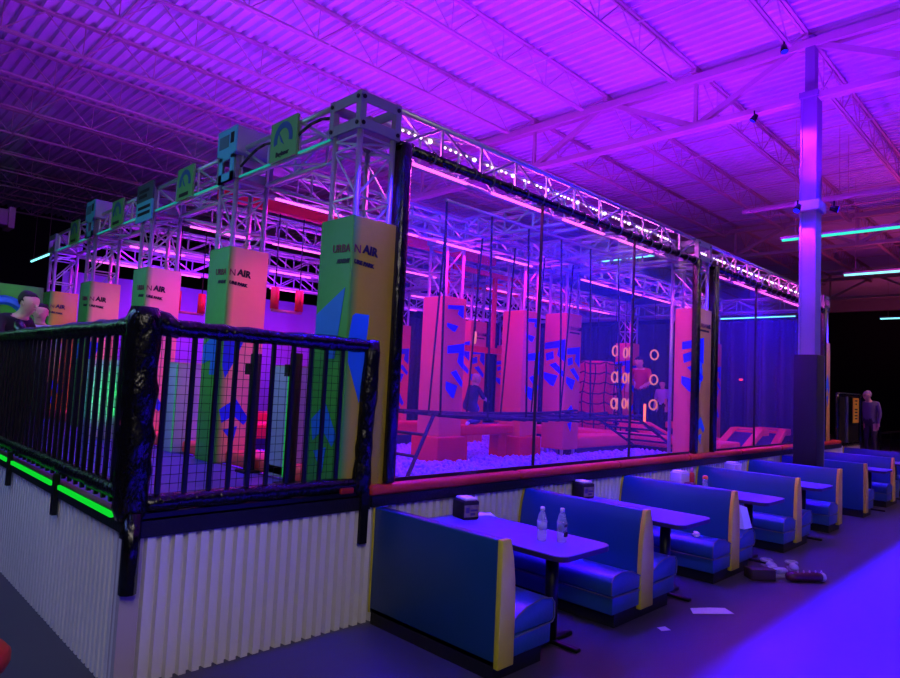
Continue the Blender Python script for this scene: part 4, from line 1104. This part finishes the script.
# man leaning over by the left railing, facing -Y and slightly right
lean = stand(spine=(.07,0,1.11), chest=(.24,0,1.28), neckbase=(.36,0,1.39), neck=(.40,0,1.445), jaw=(.455,0,1.50), head=(.465,0,1.59), crown=(.46,0,1.645),
             sh_l=(.26,.20,1.34), sh_r=(.26,-.20,1.34), el_l=(.38,.27,1.08), el_r=(.38,-.27,1.08), wr_l=(.60,.16,1.04), wr_r=(.60,-.16,1.04))
person('person', 'person in a black tee with short hair, leaning forward behind the left railing', (1.66, 9.72, 1.0), -1.0, lean, [navy_shirt, dark_jean, skin_m, shoe_m], {}, hair_dark, (1,0,-.25), 1.06)
person('person', 'person in a pale lilac top, dark hair tied back, facing the leaning one', (2.28, 10.35, 1.0), -1.9, stand(), [lilac, jean, skin_m, shoe_m], {}, hair_dark, (1,0,-.2), .99, 'long')
sit = stand(pelvis=(0,0,.55), spine=(.02,0,.72), chest=(.05,0,.92), neckbase=(.06,0,1.05), neck=(.075,0,1.11), jaw=(.10,0,1.165), head=(.10,0,1.25), crown=(.095,0,1.30),
            sh_l=(.05,.17,.99), sh_r=(.05,-.17,.99), el_l=(.16,.22,.76), el_r=(.16,-.22,.76), wr_l=(.36,.14,.72), wr_r=(.36,-.14,.72),
            hip_l=(.02,.1,.52), hip_r=(.02,-.1,.52), kn_l=(.40,.13,.50), kn_r=(.38,-.13,.50), an_l=(.36,.13,.09), an_r=(.34,-.13,.09), toe_l=(.52,.14,.035), toe_r=(.50,-.14,.035))
kneel = stand(pelvis=(0,0,.42), spine=(.05,0,.56), chest=(.12,0,.76), neckbase=(.15,0,.89), neck=(.17,0,.94), jaw=(.21,0,.985), head=(.20,0,1.07), crown=(.195,0,1.12),
            sh_l=(.12,.15,.83), sh_r=(.12,-.15,.83), el_l=(.22,.20,.62), el_r=(.24,-.20,.62), wr_l=(.42,.12,.60), wr_r=(.42,-.12,.58),
            hip_l=(.0,.09,.40), hip_r=(.0,-.09,.40), kn_l=(.36,.10,.36), kn_r=(.22,-.10,.08), an_l=(.22,.10,.09), an_r=(-.14,-.1,.07), toe_l=(.37,.11,.035), toe_r=(-.20,-.1,.035))
person('person', 'child in dark top with long hair crouching on the red beam in the pit', (7.2, 6.72, 1.305), .0, kneel, [teal_dark, jean, skin_m, white_shoe], {}, M('fair_hair', '#c89a8a', .7), (1,0,-.1), .66, 'long')
bow = stand(spine=(.03,0,1.12), chest=(.08,0,1.32), neckbase=(.13,0,1.45), neck=(.16,0,1.5), jaw=(.21,0,1.53), head=(.23,0,1.62), crown=(.235,0,1.67), sh_l=(.08,.19,1.39), sh_r=(.08,-.19,1.39),
            el_l=(.16,.26,1.13), el_r=(.16,-.26,1.13), wr_l=(.38,.2,1.06), wr_r=(.38,-.2,1.0))
person('person', 'staff member in a red tee and dark trousers standing behind the yellow rings', (15.0, 8.1, .955), 3.3, bow, [red_shirt, dark_jean, skin_m, shoe_m], {}, hair_dark, (1,0,-.3), 1.08)
tag(MB().box(14.42, 14.46, 7.68, 7.72, 1.2, 1.65).build('light_wand', led_wand), 'glowing orange-red light wand hanging by the staff member', 'wand')
person('person', 'child in a pale violet tee standing right of the staff member', (15.62, 7.85, .955), 3.2, stand(), [lilac, dark_jean, skin_m, shoe_m], {}, hair_dark, (1,0,-.2), .74)
person('person', 'grey-haired person in a grey jacket standing beyond the gate at the far right', (20.6, 4.32, .52), 2.7,
       stand(spine=(.02,0,1.12), chest=(.03,0,1.34), neckbase=(.07,0,1.46), neck=(.10,0,1.51), jaw=(.14,0,1.55), head=(.15,0,1.64), crown=(.145,0,1.69)), [grey_hood, grey_trouser, skin_m, shoe_m], {'fore': 0}, hair_grey, (1,0,-.35), 1.0)

# red stool parts (placed last so the seat sits on the leg)
st = [o for o in bpy.data.objects if o.name == 'round_stool'][0]
MB().lathe([(.02,.50),(.19,.50),(.205,.53),(.205,.57),(.18,.60),(.02,.61)], n=24).build('seat', red_vinyl, st, True)
MB().bar((0,0,.02), (0,0,.50), .03, 12).build('leg', black_metal, st, True)
MB().lathe([(.02,.0),(.16,.0),(.15,.02),(.02,.03)], n=20).build('foot', black_metal, st, True)

# ------------------------------------------------------------------ light
def spot(name, loc, to, col, power, ang, blend=.6, r=.15, square=False):
    l = bpy.data.lights.new(name, 'SPOT'); l.color = lin(col)[:3]; l.energy = power; l.spot_size = math.radians(ang); l.spot_blend = blend; l.shadow_soft_size = r; l.use_square = square
    o = bpy.data.objects.new(name, l); C.objects.link(o); o.location = loc
    o.rotation_euler = (0, 0, 0) if square else (Vector(to)-Vector(loc)).to_track_quat('-Z', 'Y').to_euler(); return o
def area(name, loc, to, col, power, sx, sy, spread=180):
    l = bpy.data.lights.new(name, 'AREA'); l.shape = 'RECTANGLE'; l.size = sx; l.size_y = sy; l.color = lin(col)[:3]; l.energy = power; l.spread = math.radians(spread)
    o = bpy.data.objects.new(name, l); C.objects.link(o); o.location = loc
    d = Vector(to)-Vector(loc); z = -d.normalized(); xa = Vector((1,0,0)) if abs(z.x) < .9 else Vector((0,1,0)); xa = (xa - z*xa.dot(z)).normalized(); ya = z.cross(xa)
    o.rotation_euler = Matrix((xa, ya, z)).transposed().to_euler(); return o
VIO = '#8a0cff'
# wash lights on top of the truss frame, pointing up at the roof
for x, p in ((4.5, 520), (7.5, 620), (11, 520), (14.5, 330)):
    for y, k in ((5.3, 1.0), (9.5, .8), (13, .35)):
        spot('truss_uplight', (x, y, 4.35), (x, y-.6, 8.2), VIO, p*k, 165, .9, .3)
spot('hall_uplight', (8, 0, 4.5), (8, 0, 8.2), VIO, 380, 165, .9, .3)
spot('hall_uplight', (13, 0.5, 4.5), (13, .5, 8.2), VIO, 260, 165, .9, .3)
spot('hall_uplight', (19, 3, 4.5), (19, 3, 8.2), '#d02cb8', 360, 165, .9, .3)
spot('hall_uplight', (26, 5, 4.5), (26, 5, 8.2), '#d83c98', 270, 165, .9, .3)
spot('hall_uplight', (37, 7, 4.5), (39, 7, 8.2), '#d84c90', 190, 165, .9, .3)
spot('hall_uplight', (2, 18, 4.5), (2, 18, 8.2), '#9a20f0', 60, 165, .9, .3)
# LED bars below each truss row
MAG = '#f010c4'
for y, p in ((4.35, 24), (6.45, 46), (8.7, 54), (10.95, 52), (13.1, 40)):
    for x in (6.2, 12.5):
        area('truss_led_light', (x, y, 3.80), (x, y, 0), MAG if x < 10 else '#e010c4', p*(1 if x < 10 else .6), 5.4, .12)
for y in (6.45, 8.7, 10.95, 13.1):
    for x in (6.2, 12.5): area('truss_glow_light', (x, y, 3.72), (x, y, 4.2), '#c030ff', 34, 5.2, .06)
for x, y, p in ((5, 5.3, 130), (8, 5.6, 130), (11, 5.6, 90), (6, 9.7, 90), (4.5, 12, 60)):
    spot('pit_blue_light', (x, y, 3.85), (x, y, .8), '#2408ff', p*4, 110, .7, .1)
# pink cans turned on the front of each lane tower
for y, p in ((6.22, 38), (8.46, 30), (10.75, 22), (12.95, 16)):
    spot('lane_can_light', (4.0, y-1.25, 3.8), (3.2, y, 2.0), '#ff4a78' if y < 9 else '#ffb09c', p*1.5, 60, .8, .08)
area('violet_side_light', (6, 11.9, 3.8), (6, 14.2, 2.4), '#7a10ff', 160, 5, .3)
area('violet_side_light', (4.6, 7.4, 3.8), (4.6, 7.4, 0), '#8a30ff', 60, 2.2, .2)
spot('column_lamp_light', (10.9, 2.9, 5.3), (11.6, 3.3, 6.6), '#7a10ff', 420, 90, .6, .05)  # added to brighten the upper shaft; no fixture at this point
# blue bars along the outside of the front truss wash the booths
area('booth_wash_light', (7.5, 4.02, 3.80), (7.5, 3.5, .7), '#2a0cff', 270, 9, .08, 75)
area('booth_wash_light', (14, 4.02, 3.80), (14, 3.5, .7), '#2a0cff', 150, 4, .08, 75)
spot('column_lamp_light', (11.36, 3.42, 5.0), (11.56, 3.33, 3.2), '#7010ff', 800, 90, .6, .05)
spot('column_lamp_light', (10.9, 3.6, 6.6), (11.56, 3.33, 5.4), '#6a10ff', 420, 110, .6, .05)
# blacklight flood over the open floor; added unseen hoods are shaped to cut the pool's straight edge
for fx, lab in ((6.2, 'nearer of two added unseen black hoods shaping the floor flood light'), (10.8, 'farther of two added unseen black hoods shaping the floor flood light')):
    t = thing('flood_hood', lab, 'lamp', (fx, -4.6, 6.5), 'added hoods over the open floor')
    MB().box(-.46, .46, .50, .52, -.50, .30).build('hood_blade', black_metal, t)
    MB().box(-.46, -.44, -.3, .50, -.50, .30).build('hood_blade', black_metal, t)
    MB().box(.44, .46, -.3, .50, -.50, .30).build('hood_blade', black_metal, t)
    MB().box(-.46, .46, -.3, .22, -.50, -.48).build('hood_blade', black_metal, t)
    MB().box(-.46, .46, -.32, -.3, -.50, .30).build('hood_blade', black_metal, t)
    MB().box(-.46, .46, -.32, .52, .3, .35).build('housing', black_metal, t)
    hb = MB()
    for x in (-.3, .3): hb.bar((x, .1, .35), (x, .1, 1.7), .015, 5)
    hb.build('hanger', black_metal, t)
    spot('floor_flood', (fx, -4.6, 6.5), (fx, -1.0, 0), '#2a06ff', 90000, 150, .15, .008)
# dim house light
area('house_light', (-1.0, -1.8, 5.2), (2.6, 4, .6), '#fff2e6', 52, 3, 3, 105)
area('house_light', (4, -1.0, 7.2), (9.5, 4, 2.0), '#ffdca8', 24, 2, 2, 60)
area('house_light', (18, -2, 6.2), (16, 3, 0), '#ffc090', 80, 2, 2, 100)
area('left_hall_light', (-2.5, 7, 5), (1.4, 6, .4), '#7890ff', 72, 3, 3, 120)
area('entry_light', (.4, 8, 3.2), (3, 8, 3.4), '#90f8d8', 26, 7, .4)
area('landing_light', (2.1, 9, 3.7), (2.1, 9, 0), '#6a58ff', 26, .3, 8)
spot('landing_fill', (2.6, 7.6, 4.0), (2.0, 9.6, 2.3), '#ffc8ff', 30, 50, .5, .1)  # added fill for the two people on the landing, no fixture
spot('green_pin', (2.3, 7.6, 1.05), (2.7, 8.85, 1.6), '#18ff40', 160, 34, .5, .05)
# pink wash inside the front trusses, blue cans on the second row, added fill spots on the people
area('truss_inner_light', (6.3, 4.42, 4.14), (6.3, 4.18, 3.95), '#ff50f4', 60, 5.4, .04)
area('truss_inner_light', (12.6, 4.42, 4.14), (12.6, 4.18, 3.95), '#ff40d0', 50, 5.4, .04)
for x, y in ((5.9, 6.1), (8.9, 6.0), (12.6, 6.0)): spot('truss_blue_can', (x, y, 3.6), (x+.2, y+.4, 4.1), '#1418ff', 60, 110, .6, .05)
spot('vinyl_veil_fill', (5.2, 2.2, 6.9), (6.3, 4.15, 3.7), '#2008ff', 2400, 40, .8, .05)  # added blue spots lay a veil on the upper vinyl; no lamp hangs here
spot('vinyl_veil_fill', (10.6, 2.4, 6.9), (11.9, 4.15, 3.7), '#2008ff', 1300, 36, .8, .05)
spot('banner_fill', (1.6, 12.2, 3.9), (2.0, 14, 2.6), '#d0ffc8', 55, 70, .6, .05)  # added fill so the banner reads green
spot('child_fill', (7.6, 6.0, 3.7), (7.3, 6.75, 1.7), '#c8a0ff', 24, 28, .5, .05)  # added to lift the dark crouching child, no fixture
spot('staff_fill', (14.2, 7.2, 3.8), (15.1, 8.0, 2.0), '#ff6068', 34, 36, .5, .05)  # added fill on the staff member, not a lane lamp
spot('gate_fill', (20.5, 2.2, 6.0), (20.6, 4.6, 1.6), '#ffc0a8', 160, 45, .6, .1)  # added warm fill for the person beyond the gate
w = bpy.data.worlds.new('world'); S.world = w; w.use_nodes = True
w.node_tree.nodes['Background'].inputs[0].default_value = lin('#5a30a0'); w.node_tree.nodes['Background'].inputs[1].default_value = .012
S.view_settings.view_transform = 'Standard'; S.view_settings.look = 'None'; S.view_settings.gamma = 1; S.view_settings.exposure = 0; S.view_settings.use_curve_mapping = False
